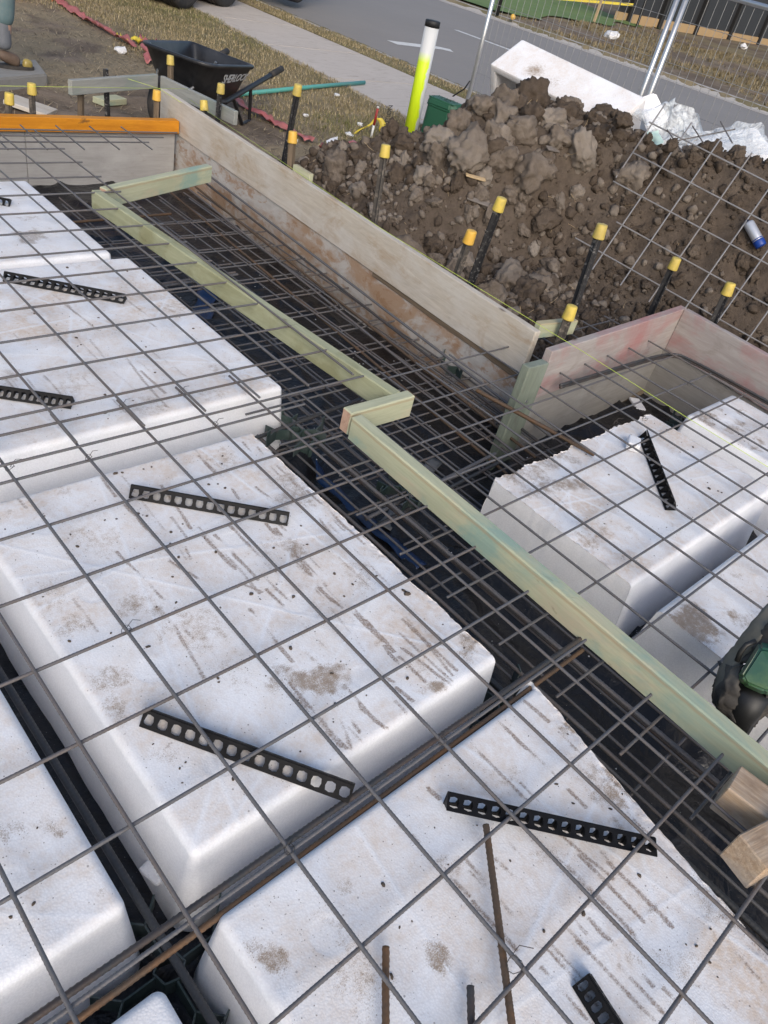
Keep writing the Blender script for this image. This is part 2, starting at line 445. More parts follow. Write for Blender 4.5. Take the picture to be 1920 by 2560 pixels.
GALV = m_plain('galvanised_steel', (.55, .56, .58), .38, .75, var=.12, scale=25)
WIRE = m_plain('fence_wire', (.30, .30, .30), .5, .5, var=.1)
GREENBOX = m_plain('green_cabinet_plastic', (.022, .105, .058), .5, var=.12, scale=6, dirt=(.05, .12, .08), dirt_amt=.4)
POLY = m_plain('black_poly', (.014, .015, .018), .42, var=.3, scale=10, dirt=(.10, .10, .105), dirt_amt=.35)
BLACKMETAL = m_plain('black_painted_steel', (.012, .012, .014), .4, var=.3, scale=12)
GALVBRACE = m_plain('bright_bracket', (.33, .33, .33), .4, .8)
WHITEINK = m_plain('white_print', (.62, .62, .62), .6, var=.08)
BLACKINK = m_plain('black_print', (.015, .015, .015), .6)
RUBBER = m_plain('tyre_rubber', (.022, .021, .022), .8, var=.3, scale=20, dirt=(.09, .075, .06), dirt_amt=.6)
RIM = m_plain('wheel_rim_paint', (.5, .48, .45), .5, .2, var=.15, scale=8, dirt=(.25, .2, .15), dirt_amt=.6)
TEAL = m_plain('teal_conduit', (.085, .35, .30), .45, var=.1, scale=10, dirt=(.2, .3, .26), dirt_amt=.4)
REDTAPE = m_plain('faded_red_plastic', (.42, .125, .125), .55, var=.25, scale=12, dirt=(.32, .17, .14), dirt_amt=.6)
REDPAINT = m_plain('red_paint', (.30, .025, .022), .5)
WHITEPAINT = m_plain('white_paint', (.62, .62, .6), .55, dirt=(.3, .28, .25), dirt_amt=.5, scale=25)
YTAPE = m_plain('caution_tape_yellow', (.66, .52, .05), .5, var=.1, dirt=(.3, .25, .08), dirt_amt=.4)
WHITEBIT = m_plain('white_scrap', (.68, .68, .69), .7, dirt=(.4, .36, .32), dirt_amt=.5)
LIME = m_plain('lime_string', (.55, .68, .10), .6, var=.05)
BATTERYGREEN = m_plain('green_tool_plastic', (.014, .075, .045), .28, var=.5, scale=10, dirt=(.16, .24, .07), dirt_amt=.75)
MUDCLOTH = m_plain('muddy_dark_cloth', (.045, .041, .038), .75, var=.5, scale=16, bump=.5, dirt=(.15, .135, .115), dirt_amt=.75)
STRAPGREY = m_plain('dusty_olive_strap', (.16, .145, .115), .8, var=.3, scale=25, bump=.3, dirt=(.22, .2, .17), dirt_amt=.5)
DARKHOLE = m_plain('black_tool_rubber', (.012, .012, .012), .5)
TROUSER = m_plain('teal_grey_cloth', (.10, .16, .175), .85, var=.2, scale=14, dirt=(.25, .24, .21), dirt_amt=.4)
SKIN = m_plain('skin', (.42, .26, .19), .6, var=.06)
HAIRM = m_plain('dark_hair', (.03, .022, .018), .7)
GAITER = m_plain('grey_gaiter', (.13, .14, .16), .5, var=.3, scale=20)
BOOT = m_plain('muddy_boot_leather', (.10, .065, .045), .7, var=.4, scale=18, dirt=(.20, .15, .11), dirt_amt=.6)
TOE = m_plain('yellow_shiny_toecap', (.34, .26, .07), .3, var=.4, scale=14, dirt=(.12, .09, .04), dirt_amt=.7)
ORANGENET = m_plain('orange_barrier_plastic', (.62, .11, .025), .5, var=.25, scale=10, dirt=(.1, .05, .03), dirt_amt=.5)
FENCEDARK = m_plain('charcoal_panel', (.028, .030, .034), .6, var=.15, scale=.3)
SLEEPER = m_plain('tan_sleeper', (.42, .285, .145), .8, var=.12, scale=.6, dirt=(.35, .24, .14), dirt_amt=.5)
FLATBLACK = m_plain('black_post', (.012, .012, .013), .6)
LAWN = m_plain('green_lawn', (.105, .165, .040), .9, var=.3, scale=1.2, dirt=(.14, .18, .055), dirt_amt=.6)
CANSILVER = m_plain('silver_can', (.50, .52, .57), .32, .45, var=.1, scale=30)
CANBLUE = m_plain('blue_can_cap', (.008, .045, .26), .4, var=.15)
CANDARK = m_plain('dark_can_print', (.03, .035, .06), .4)
TRUCKPAINT = m_plain('white_truck_paint', (.55, .55, .55), .4, dirt=(.3, .27, .24), dirt_amt=.4, scale=4)
LEAFDRY = m_plain('dry_bark', (.16, .14, .125), .8, var=.3)
CARD = m_plain('torn_splinter', (.42, .31, .18), .8, var=.3)

def m_film():
    t = NT('clear_plastic_film'); v = t.pos(); n = t.noise(v, 16, 4, .6, 1.5)
    t.bump(n, .8, .03)
    tr = t.n('BsdfTransparent'); mx = t.n('MixShader')
    k = t.ramp(n, [(.36, .28), (.66, .85)])
    t.l(k, mx.inputs[0]); t.l(tr.outputs[0], mx.inputs[1]); t.l(t.b.outputs[0], mx.inputs[2]); t.l(mx.outputs[0], t.out.inputs[0])
    return t.fin((.80, .84, .87), .25, 0, .6)
FILM = m_film()
GREENFILM = m_plain('pale_green_film', (.45, .60, .55), .35, var=.25, scale=9)
def m_pvc():
    t = NT('pvc_with_fluoro_paint'); v = t.coord('Object'); x = t.sep(v)
    n = t.noise(v, 16, 5, .65); n2 = t.noise(v, 5, 4, .6)
    base = t.mix(n, (.54, .55, .55), (.62, .63, .63))
    # sprayed streaks: a narrow band at the top, wide near the foot
    k = t.math('ADD', t.math('MULTIPLY', x[1], -14.0), t.math('MULTIPLY', t.math('SUBTRACT', n2, .5), 1.6))
    band = t.ramp(t.math('ADD', k, 1.05), [(.40, 0), (.55, 1)])
    zz = t.ramp(x[0], [(.0, 1), (.72, 1), (.80, 0)])
    base = t.mix(t.math('MULTIPLY', band, zz), base, (.60, .78, .015))
    return t.fin(base, .45, 0, .4)
PVC = m_pvc()

# ================================================================== SETTING
GZ = -0.35; RZ = -0.455
KX = 8.56                                                     # near kerb line
def path_l(y): return 6.41 + (y-9.456)*.0727
def path_r(y): return 7.875+0*y
A_WALL, B_WALL = (2.404, .010), (2.580, 3.532)
A_PINK, B_PINK = (2.269, -.155), (3.522, -.108)
A_PK2, B_PK2 = (3.522, -.108), (3.478, -.608)
def wall_x(y): return 2.404+(y-.01)*.04997
def in_site(x, y):
    a = (x < wall_x(y)+.03) & (y < 3.30)
    b = (x < 3.55) & (y < -.09)
    return a | b
tape_pts = [at(125, 0, GZ), at(250, 80, GZ), at(300, 118, GZ), at(520, 228, GZ), at(668, 303, GZ), at(745, 318, GZ), at(900, 300, GZ)]
def grass_side(x, y):
    """positive on the turf side of the old red tape"""
    p0, p1 = tape_pts[1], tape_pts[4]
    t = np.array([p1.x-p0.x, p1.y-p0.y]); t = t/np.linalg.norm(t); n = np.array([-t[1], t[0]])
    return (x-p0.x)*n[0]+(y-p0.y)*n[1]

def build_ground():
    X = np.unique(np.r_[np.linspace(-30, -2, 12), np.arange(-2, 2.2, .3), np.arange(2.2, 8.9, .055), np.arange(8.9, 18.4, .8), np.arange(18.4, 36, .22), np.arange(36, 60, 1.2), np.linspace(60, 700, 16)])
    Y = np.unique(np.r_[np.linspace(-300, -12, 12), np.arange(-12, -1.2, .5), np.arange(-1.2, 13.5, .075), np.arange(13.5, 32, .28), np.linspace(32, 700, 20)])
    gx, gy = np.meshgrid(X, Y, indexing='ij'); x = gx.ravel(); y = gy.ravel(); P = np.c_[x, y]
    n1 = fbm(P*1.1, 3, 4); n2 = fbm(P*6, 8, 4); n3 = fbm(P*.45, 21, 4); n4 = fbm(P*22, 5, 2)
    z = np.full(len(x), GZ)+n2*.010+n4*.006
    road = (x > KX+.05) & (x < 18.75); z[road] = RZ-.05
    z[in_site(x, y)] = -.62
    onpath = (x > path_l(y)-.06) & (x < path_r(y)+.06); z[onpath] = GZ-.045
    far = x > 18.9; z[far] = GZ-.02+(n3[far]*.05+n1[far]*.035)*np.clip((x[far]-19)/3, 0, 1)
    turf = np.array([.205, .165, .100]); straw = np.array([.27, .22, .145]); dirt = np.array([.185, .145, .110]); dark = np.array([.125, .097, .075])
    g = np.clip(grass_side(x, y)*1.6+n1*.9+.15, 0, 1)[:, None]
    C = dirt*(1+.35*n2[:, None])
    C = C+(dark-C)*np.clip(n1*1.3, 0, .8)[:, None]
    st = np.clip((fbm(P*2.3, 31, 4)-.05)*1.6+np.clip((y-4.8)*.5, -.3, .75), 0, .85)[:, None]*(x < 5.2)[:, None]
    C = C+(straw-C)*st
    T = turf*(1+.4*n2[:, None]); T = T+(straw*.9-T)*np.clip(n1*1.2+.1, 0, .8)[:, None]
    T = T+(np.array([.12, .115, .055])-T)*np.clip(n3*1.3, 0, .5)[:, None]
    C = C*(1-g)+T*g
    fd = np.array([.175, .135, .098])*(1+.30*n2[:, None]); fd = fd+(np.array([.205, .165, .092])-fd)*np.clip(n3*1.6+n1*.8-.05, 0, .9)[:, None]
    fd = fd+(np.array([.120, .088, .064])-fd)*np.clip(-n1*1.2-.1, 0, .7)[:, None]
    C[far] = fd[far]
    C = np.clip(C, .01, 1)
    me = mesh('ground', np.c_[x, y, z], grid_faces(len(X), len(Y)), True)
    colattr(me, 'col', C)
    return put('ground', me, GROUND, kind='structure')
build_ground()

def strip(name, f0, f1, z0, z1, mat, y0, y1, step, thick=.12, kind='structure', **kw):
    ys = np.arange(y0, y1+step, step); V = []; F = []
    for y in ys:
        V += [(f0(y), y, z0-thick), (f0(y), y, z0), (f1(y), y, z1), (f1(y), y, z1-thick)]
    for i in range(len(ys)-1):
        for k in range(4):
            F.append((i*4+k, i*4+(k+1) % 4, i*4+4+(k+1) % 4, i*4+4+k))
    F.append((3, 2, 1, 0)); j = (len(ys)-1)*4; F.append((j, j+1, j+2, j+3))
    me = mesh(name, V, F); bm = bmesh.new(); bm.from_mesh(me); bmesh.ops.recalc_face_normals(bm, faces=bm.faces); bm.to_mesh(me); bm.free()
    return put(name, me, mat, kind=kind, **kw)
# footpath: separate poured bays with a narrow joint between
foot = bpy.data.objects.new('footpath', None); COL.objects.link(foot); foot['kind'] = 'structure'
for y0 in np.arange(-6, 40, 1.5):
    f = lambda y: path_l(y); V = []
    a, b = y0+.014, y0+1.486
    V = [(path_l(a), a), (path_r(a), a), (path_r(b), b), (path_l(b), b)]
    vv = [(x, y, GZ-.09) for x, y in V]+[(x, y, GZ+.004) for x, y in V]
    me = mesh('path_bay', vv, [(3, 2, 1, 0), (4, 5, 6, 7), (0, 1, 5, 4), (1, 2, 6, 5), (2, 3, 7, 6), (3, 0, 4, 7)])
    put('path_bay', me, PATH, foot)
strip('road', lambda y: KX+.1, lambda y: 18.72, RZ, RZ, ASPHALT, -60, 160, 4, .03)
def kerb(name, x0, dirn, y0, y1):
    k = bpy.data.objects.new(name, None); COL.objects.link(k); k['kind'] = 'structure'
    prof = [(0, -.25), (0, .004), (.10, .0), (.16, -.022), (.27, -.085), (.42, -.098), (.42, -.25)]
    for a in np.arange(y0, y1, 2.4):
        V = [(x0+dirn*px, yy, GZ+pz) for yy in (a+.006, a+2.394) for px, pz in prof]; n = len(prof)
        F = [(i, (i+1) % n, n+(i+1) % n, n+i) for i in range(n)]+[tuple(range(n)), tuple(range(2*n-1, n-1, -1))]
        me = mesh('kerb_length', V, F); bm = bmesh.new(); bm.from_mesh(me); bmesh.ops.recalc_face_normals(bm, faces=bm.faces); bm.to_mesh(me); bm.free()
        put('kerb_length', me, KERB, k)
kerb('near_kerb', KX-.12, 1, -8, 40)
kerb('far_kerb', 18.98, -1, -8, 48)
def marking(pts, w):
    P = [Vector((p.x, p.y, RZ+.004)) for p in pts]; V = []; F = []
    for i, p in enumerate(P):
        t = (P[min(i+1, len(P)-1)]-P[max(i-1, 0)]).normalized(); n = Vector((-t.y, t.x, 0))*w/2; V += [p-n, p+n]
    F = [(2*i, 2*i+1, 2*i+3, 2*i+2) for i in range(len(P)-1)]
    put('road_marking', mesh('road_marking', V, F), PAINT, kind='structure')
marking([at(985, 65, RZ), at(1104, 109, RZ)], .16)
marking([at(1175, 136, RZ), at(1290, 178, RZ)], .16)
marking([at(847, 92, RZ), at(905, 99, RZ), at(945, 103, RZ), at(976, 110, RZ)], .28)

# lawn on the far verge, a sheet just above the dirt
def lawn():
    X = np.arange(19.4, 36, .3); out = []
    P = []; nx = len(X); ny = 26
    for x in X:
        yb = 14.7+(x-19.5)*.30+.35*math.sin(x*1.7)
        for j in range(ny):
            P.append((x, yb+j*.9))
    P = np.array(P); z = GZ+.02+(fbm(P*.45, 21, 4)*.05+fbm(P*1.1, 3, 4)*.035)*np.clip((P[:, 0]-19)/3, 0, 1)+fbm(P*2.2, 40, 3)*.012
    put('lawn', mesh('lawn', np.c_[P, z], grid_faces(nx, ny), True), LAWN, kind='structure')
lawn()

def blades(name, x, y, z, lo, hi, w, cols, kind='stuff', flat=0.0, mat=BLADE):
    n = len(x); a = rng.uniform(0, 2*np.pi, n); h = rng.uniform(lo, hi, n); lean = rng.uniform(.1, .9, n)
    if flat: lean = rng.uniform(1.2, 1.5, n)
    d = np.c_[np.cos(a), np.sin(a)]; s = np.c_[-d[:, 1], d[:, 0]]*(w*rng.uniform(.6, 1.3, n))[:, None]
    B = np.c_[x, y]
    V = np.empty((n, 3, 3)); V[:, 0, :2] = B-s; V[:, 1, :2] = B+s; V[:, 0, 2] = z; V[:, 1, 2] = z
    V[:, 2, :2] = B+d*(np.sin(lean)*h)[:, None]; V[:, 2, 2] = z+np.cos(lean)*h+.002
    me = mesh(name, V.reshape(-1, 3), np.arange(n*3).reshape(n, 3))
    colattr(me, 'col', np.repeat(cols, 3, 0))
    return put(name, me, mat, kind=kind)
def pick(n, pal, w):
    pal = np.array(pal); c = pal[rng.choice(len(pal), n, p=np.array(w)/sum(w))]
    return np.clip(c*rng.uniform(.65, 1.35, (n, 1)), 0, 1)
def turf():
    n = 230000; x = rng.uniform(2.7, 8.45, n); y = rng.uniform(1.2, 14.5, n)
    P = np.c_[x, y]; g = grass_side(x, y)*1.6+fbm(P*1.1, 3, 4)*.9+.15
    keep = (rng.uniform(0, 1, n) < np.clip(g, .0, 1)*(.55+.45*np.clip(fbm(P*2.5, 9, 3)+.5, 0, 1))) & ~((x > path_l(y)-.02+.05*fbm(P*5, 6, 2)) & (x < path_r(y)+.03)) & ~in_site(x, y)
    x, y = x[keep], y[keep]; P = np.c_[x, y]
    green = np.clip(fbm(P*.8, 12, 3)*1.0-.10+np.clip((y-8)*.08, 0, .3), 0, .7)
    c1 = pick(len(x), [(.34, .27, .16), (.26, .21, .115), (.44, .365, .235), (.19, .165, .08)], [4, 4, 2, 3])
    c2 = pick(len(x), [(.14, .145, .055), (.19, .18, .075), (.25, .22, .11)], [4, 3, 2])
    m = (rng.uniform(0, 1, len(x)) < green)[:, None]
    z = GZ+fbm(P*6, 8, 4)*.01
    blades('turf_grass', x, y, z, .016, .046, .0036, np.where(m, c2, c1))
    # cut straw lying on the bare dirt
    n = 42000; x = rng.uniform(1.2, 6.0, n); y = rng.uniform(2.0, 12, n); P = np.c_[x, y]
    g = grass_side(x, y)
    keep = (g < .6) & ~in_site(x, y) & (rng.uniform(0, 1, n) < .35+.5*np.clip(fbm(P*2.3, 31, 4)+.3, 0, 1))
    x, y = x[keep], y[keep]
    blades('dry_straw', x, y, GZ+fbm(np.c_[x, y]*6, 8, 4)*.01+.006, .03, .10, .0034, pick(len(x), [(.33, .265, .17), (.22, .18, .125), (.42, .35, .25), (.13, .105, .08)], [4, 4, 1, 3]), flat=1)
    n = 26000; x = rng.uniform(19.3, 34, n); y = rng.uniform(2, 20, n); P = np.c_[x, y]
    keep = (fbm(P*.45, 21, 4)*1.6+fbm(P*1.1, 3, 4)*.8 > rng.uniform(-.2, .8, n)) & (y < 14.4+(x-19.5)*.3)
    x, y = x[keep], y[keep]; P = np.c_[x, y]
    blades('dry_verge_grass', x, y, GZ-.02+(fbm(P*.45, 21, 4)*.05+fbm(P*1.1, 3, 4)*.035)*np.clip((x-19)/3, 0, 1), .05, .14, .018, pick(len(x), [(.20, .158, .092), (.17, .135, .075), (.235, .19, .115)], [4, 4, 2]))
turf()

# ------------------------------------------------------------------ black membrane on the floor of the excavation
def floor_z(x, y):
    b = np.full_like(x, -.300)
    edge = np.where(y > .09, 1.26, 1.04)
    d = np.clip((x-edge)/.16, 0, 1); b = b-.165*d*d*(3-2*d)
    d = np.clip((y-2.22)/.16, 0, 1); b = np.minimum(b, -.300-.165*d*d*(3-2*d))
    pod = np.clip((x-1.46)/.1, 0, 1)*np.clip((-.46-y)/.1, 0, 1)*np.clip((3.25-x)/.1, 0, 1)
    b = np.where(x > 1.3, b+(-.415-b)*pod, b)
    return b
def membrane():
    X = np.arange(-1.8, 3.62, .024); Y = np.arange(-3.2, 3.34, .024)
    gx, gy = np.meshgrid(X, Y, indexing='ij'); x, y = gx.ravel(), gy.ravel(); P = np.c_[x, y]
    z = floor_z(x, y)
    wr = np.abs(fbm(P*[3.2, 3.2]+fbm(P*1.3, 60, 2)[:, None]*.7, 51, 3))
    amp = np.where(x > 1.05, .030, .010)
    z = z+amp*(np.clip(.35-wr, 0, .35)/.35)**2 + .006*fbm(P*8, 77, 2)
    keepv = in_site(x, y) | in_site(x-.05, y)
    F = grid_faces(len(X), len(Y)); F = F[keepv[F].all(1)]
    put('plastic_membrane', mesh('plastic_membrane', np.c_[x, y, z], F, True), MEMB, label='black wrinkled plastic membrane lining the floor of the excavation', cat='plastic sheet')
membrane()
def patch(name, pts, z, mat, label, cat, w, seed=0):
    """a flat strip of film lying along pts on the membrane"""
    P = [Vector((p[0], p[1], 0)) for p in pts]; V = []; F = []; Q = []
    for a, b in zip(P[:-1], P[1:]):
        k = max(2, int((b-a).length/.03)); Q += [a.lerp(b, i/k) for i in range(k)]
    Q.append(P[-1])
    for i, p in enumerate(Q):
        t = (Q[min(i+1, len(Q)-1)]-Q[max(i-1, 0)]).normalized(); n = Vector((-t.y, t.x, 0))
        for j in range(5):
            f = j/4-.5; ww = w*(1+.25*float(vnoise([[i*.35, seed, 0]])[0]))
            q = p+n*ww*f
            fz = float(floor_z(np.array([q.x]), np.array([q.y]))[0])
            V.append((q.x, q.y, fz+z+.012*float(vnoise([[q.x*14, q.y*14, seed]])[0])))
    for i in range(len(Q)-1):
        for j in range(4):
            F.append((i*5+j, i*5+j+1, i*5+6+j, i*5+5+j))
    me = mesh(name, V, F, True)
    o = put(name, me, mat, label=label, cat=cat)
    md = o.modifiers.new('thickness', 'SOLIDIFY'); md.thickness = .002
    return o

# ================================================================== FOAM PODS
def samples(lo, hi, r, depth, step, wall):
    """distances along one axis of the unfolded pod surface"""
    q = r*math.pi/2
    fl = np.linspace(lo+r, hi-r, max(2, int((hi-lo-2*r)/step)))
    ar = np.linspace(0, q, 7)[1:]; wl = q+np.linspace(0, depth-r, max(2, int((depth-r)/wall)))[1:]
    e = np.r_[ar, wl]
    return np.r_[(lo+r-e)[::-1], fl, hi-r+e]
def pod(label, x0, x1, y0, y1, top, bot, r=.018, step=.006, cuts=(), paint=None, name='foam_pod', M=None, group='polystyrene pods under the mesh', seed=0, dust=1.0, marks=()):
    D = top-bot
    xs = samples(x0, x1, r, D, step, .014); ys = samples(y0, y1, r, D, step, .014)
    ga, gb = np.meshgrid(xs, ys, indexing='ij'); a, b = ga.ravel(), gb.ravel()
    ca = np.clip(a, x0+r, x1-r); cb = np.clip(b, y0+r, y1-r)
    dx, dy = a-ca, b-cb; L = np.hypot(dx, dy); Ls = np.maximum(L, 1e-9)
    ang = np.minimum(L/r, math.pi/2); over = np.clip(L-r*math.pi/2, 0, D-r)
    taper = over*.12
    px = ca+dx/Ls*(r*np.sin(ang)+taper); py = cb+dy/Ls*(r*np.sin(ang)+taper); pz = top-r*(1-np.cos(ang))-over
    P2 = np.c_[px, py]
    topm = np.clip(1-ang*.9, 0, 1)
    # handling dents, embossed mould lines and round ejector pads
    pz = pz+topm*(.0005*fbm(P2*9, 90+seed, 3)-.003*np.clip(fbm(P2*5, 95+seed, 3)-.55, 0, 1))
    st = np.zeros((len(a), 3)); st[:, 2] = topm*dust*(.55+.45*np.clip(fbm(P2*2.2, 70+seed, 3)+.35, 0, 1))+.04
    cx, cy = (x0+x1)/2, (y0+y1)/2
    for k in range(7):
        th = [0.62, 2.2, .35, 1.25, 2.75, .05, 1.6][k]+.1*seed; off = [0.05, -.12, .28, -.3, .1, -.22, .2][k]
        dd = np.abs((px-cx)*math.sin(th)-(py-cy)*math.cos(th)-off)
        pz = pz+topm*.0008*np.exp(-(dd/.0035)**2); st[:, 2] *= 1-.9*np.exp(-(dd/.005)**2)
    for k in range(12):
        qx, qy = x0+.14+(k % 3)*(x1-x0-.28)/2, y0+.14+(k//3)*(y1-y0-.28)/3
        rr = np.hypot(px-qx, py-qy); pz = pz-topm*.0012*(1/(1+np.exp((rr-.032)*900)))
        st[:, 2] *= 1-.6*(rr < .034)
    if paint: paint(P2, st, topm)
    # sawn faces: everything beyond the saw line is brought back onto it
    for (nx, ny, c, *jj) in cuts:
        J = jj[0] if jj else 1.0
        s = px*nx+py*ny
        jag = J*(.004*fbm(np.c_[px*60*abs(ny)+py*60*abs(nx), pz*12], 33+seed, 3)+.005*fbm(np.c_[px*9*abs(ny)+py*9*abs(nx), 0*pz], 37+seed, 2))
        e = np.maximum(s-(c+jag), 0); px = px-e*nx; py = py-e*ny
        near = np.exp(-((s-c)/.02)**2)*topm; pz = pz-.0035*near*np.abs(fbm(P2*50, 44, 2))
        st[:, 0] += .10*np.exp(-np.clip(c-s, 0, 1)/.05)*topm
    V = np.c_[px, py, pz]
    if M is not None: V = (np.array(M.to_3x3()) @ V.T).T+np.array(M.translation)
    me = mesh(name, V, grid_faces(len(xs), len(ys))[:, ::-1].copy(), True)
    colattr(me, 'stain', np.clip(st, 0, 1))
    o = put(name, me, EPS, label=label, cat='foam pod', group=group)
    return o

def d1(u, v): return (.5*u, 864+.5*v)              # photo crops to overview coordinates
def d2(u, v): return (829.5+.5*u, 864+.5*v)
def d3(u, v): return (.5*u, 1296+.5*v)
def d4(u, v): return (829.5+.5*u, 1296+.5*v)
def d5(u, v): return (829.5+.5*u, 1659+.5*v)
def d6(u, v): return (.5*u, 1659+.5*v)
def d7(u, v): return (.5*u, 380.2+.5*v)
def lines(fn, L): return [(fn(a, b), fn(c, d), s) for a, b, c, d, s in L]
MARKS = (lines(d1, [(840, 210, 890, 270, .5), (935, 220, 1010, 300, .7), (1030, 310, 1065, 340, .8), (970, 340, 1040, 430, .6), (1050, 180, 1090, 230, .4), (1110, 200, 1140, 240, .6), (1150, 270, 1230, 350, .6), (1150, 530, 1280, 680, .7), (1270, 690, 1350, 770, .6), (1330, 770, 1480, 900, .8), (1500, 900, 1640, 1020, .9), (900, 600, 1000, 720, .4), (800, 630, 830, 690, .4), (1040, 790, 1140, 830, .5), (415, 300, 500, 420, .8), (540, 450, 690, 610, .85), (730, 690, 860, 770, .5), (1370, 500, 1450, 600, .5), (60, 400, 120, 470, .4)])
    + lines(d3, [(1250, 360, 1410, 545, .85), (1480, 360, 1610, 510, .9), (1520, 30, 1659, 180, .8), (1410, 550, 1500, 640, .5), (230, 140, 265, 215, .6), (370, 330, 600, 240, .25), (420, 300, 560, 220, .2), (720, 640, 740, 615, .6)])
    + lines(d4, [(0, 20, 50, 60, .6), (75, 80, 320, 310, .95), (90, 70, 300, 330, .5), (60, 240, 185, 360, .95), (0, 190, 75, 290, .7), (0, 330, 50, 360, 1), (50, 375, 130, 440, 1), (600, 430, 715, 525, 1), (485, 515, 750, 770, 1), (370, 615, 620, 870, .7), (380, 740, 480, 850, .9), (755, 570, 930, 740, .6), (790, 810, 880, 900, .6), (190, 810, 250, 860, .8), (960, 750, 1080, 870, .5)])
    + lines(d5, [(120, 290, 370, 555, .7), (480, 390, 890, 790, .45), (650, 300, 830, 470, .9), (830, 480, 1030, 660, .6), (840, 370, 1130, 670, .7), (1120, 420, 1440, 730, .6), (830, 740, 1180, 1106, .7), (1380, 950, 1500, 1060, .8), (1280, 500, 1440, 690, .7), (380, 570, 580, 790, .5), (0, 160, 80, 260, .5), (1040, 680, 1130, 790, .5), (1490, 760, 1640, 930, .4)])
    + lines(d7, [(200, 490, 490, 720, .7), (540, 780, 720, 1000, .5), (610, 840, 720, 940, .6), (640, 910, 730, 1000, .5), (340, 385, 410, 450, .4), (660, 760, 780, 860, .4), (360, 810, 520, 1000, .2)])
    + lines(d2, [(640, 320, 900, 560, .3), (1020, 650, 1040, 690, .5)]))
STAINS = ([(d1(a, b), c, d, s) for a, b, c, d, s in [(580, 890, 80, 50, .8), (330, 970, 90, 40, .55), (430, 630, 110, 70, .4), (1290, 640, 60, 40, .85), (930, 270, 80, 50, .45), (1260, 370, 70, 70, .6), (260, 370, 90, 40, .5), (30, 510, 50, 60, .5), (850, 1000, 120, 80, .5), (1160, 620, 90, 60, .4), (650, 680, 40, 20, .6), (1560, 750, 90, 60, .5)]]
    + [(d3(a, b), c, d, s) for a, b, c, d, s in [(1350, 340, 120, 60, .95), (520, 360, 90, 40, .6), (510, 450, 60, 60, .6), (850, 165, 130, 60, .5), (970, 320, 110, 90, .35), (915, 370, 30, 40, .6), (720, 660, 60, 40, .4), (80, 980, 130, 90, .95), (260, 1010, 40, 20, .9), (1640, 180, 60, 40, .5)]]
    + [(d4(a, b), c, d, s) for a, b, c, d, s in [(220, 385, 90, 40, 1.), (390, 190, 60, 50, .8), (580, 740, 60, 60, .7), (800, 540, 70, 40, .8), (1010, 800, 90, 110, .9), (430, 690, 70, 60, .3), (850, 700, 60, 60, .3), (1370, 120, 110, 80, 1.0), (180, 300, 100, 60, .5)]]
    + [(d5(a, b), c, d, s) for a, b, c, d, s in [(240, 800, 100, 90, .9), (1150, 620, 50, 40, .6), (1260, 850, 120, 100, .5), (330, 410, 90, 40, .45), (600, 640, 120, 100, .2), (1560, 570, 110, 90, .6), (740, 380, 80, 40, .4), (1640, 700, 60, 60, .5)]]
    + [(d6(a, b), c, d, s) for a, b, c, d, s in [(1120, 820, 120, 80, .8), (380, 590, 50, 60, .7), (440, 540, 40, 50, .7), (600, 960, 120, 40, .35), (1350, 650, 60, 70, .4), (1500, 520, 70, 50, .5)]]
    + [(d7(a, b), c, d, s) for a, b, c, d, s in [(150, 250, 70, 25, .8), (90, 178, 60, 15, .6), (940, 840, 110, 50, .5), (770, 570, 60, 25, .5), (100, 690, 100, 40, .35), (930, 930, 120, 50, .4), (670, 990, 80, 40, .5), (350, 870, 120, 40, .3), (40, 870, 60, 30, .6)]]
    + [(d2(a, b), c, d, s) for a, b, c, d, s in [(800, 365, 80, 35, .9), (920, 560, 80, 50, .6), (550, 330, 90, 60, .6), (1060, 550, 70, 25, .6), (720, 270, 150, 40, .6), (1400, 100, 130, 40, .8), (1560, 220, 120, 40, .9), (880, 620, 60, 30, .5), (1500, 770, 60, 30, .6), (1340, 970, 120, 70, 1.), (1560, 950, 80, 60, .5), (640, 360, 90, 60, .5)]])
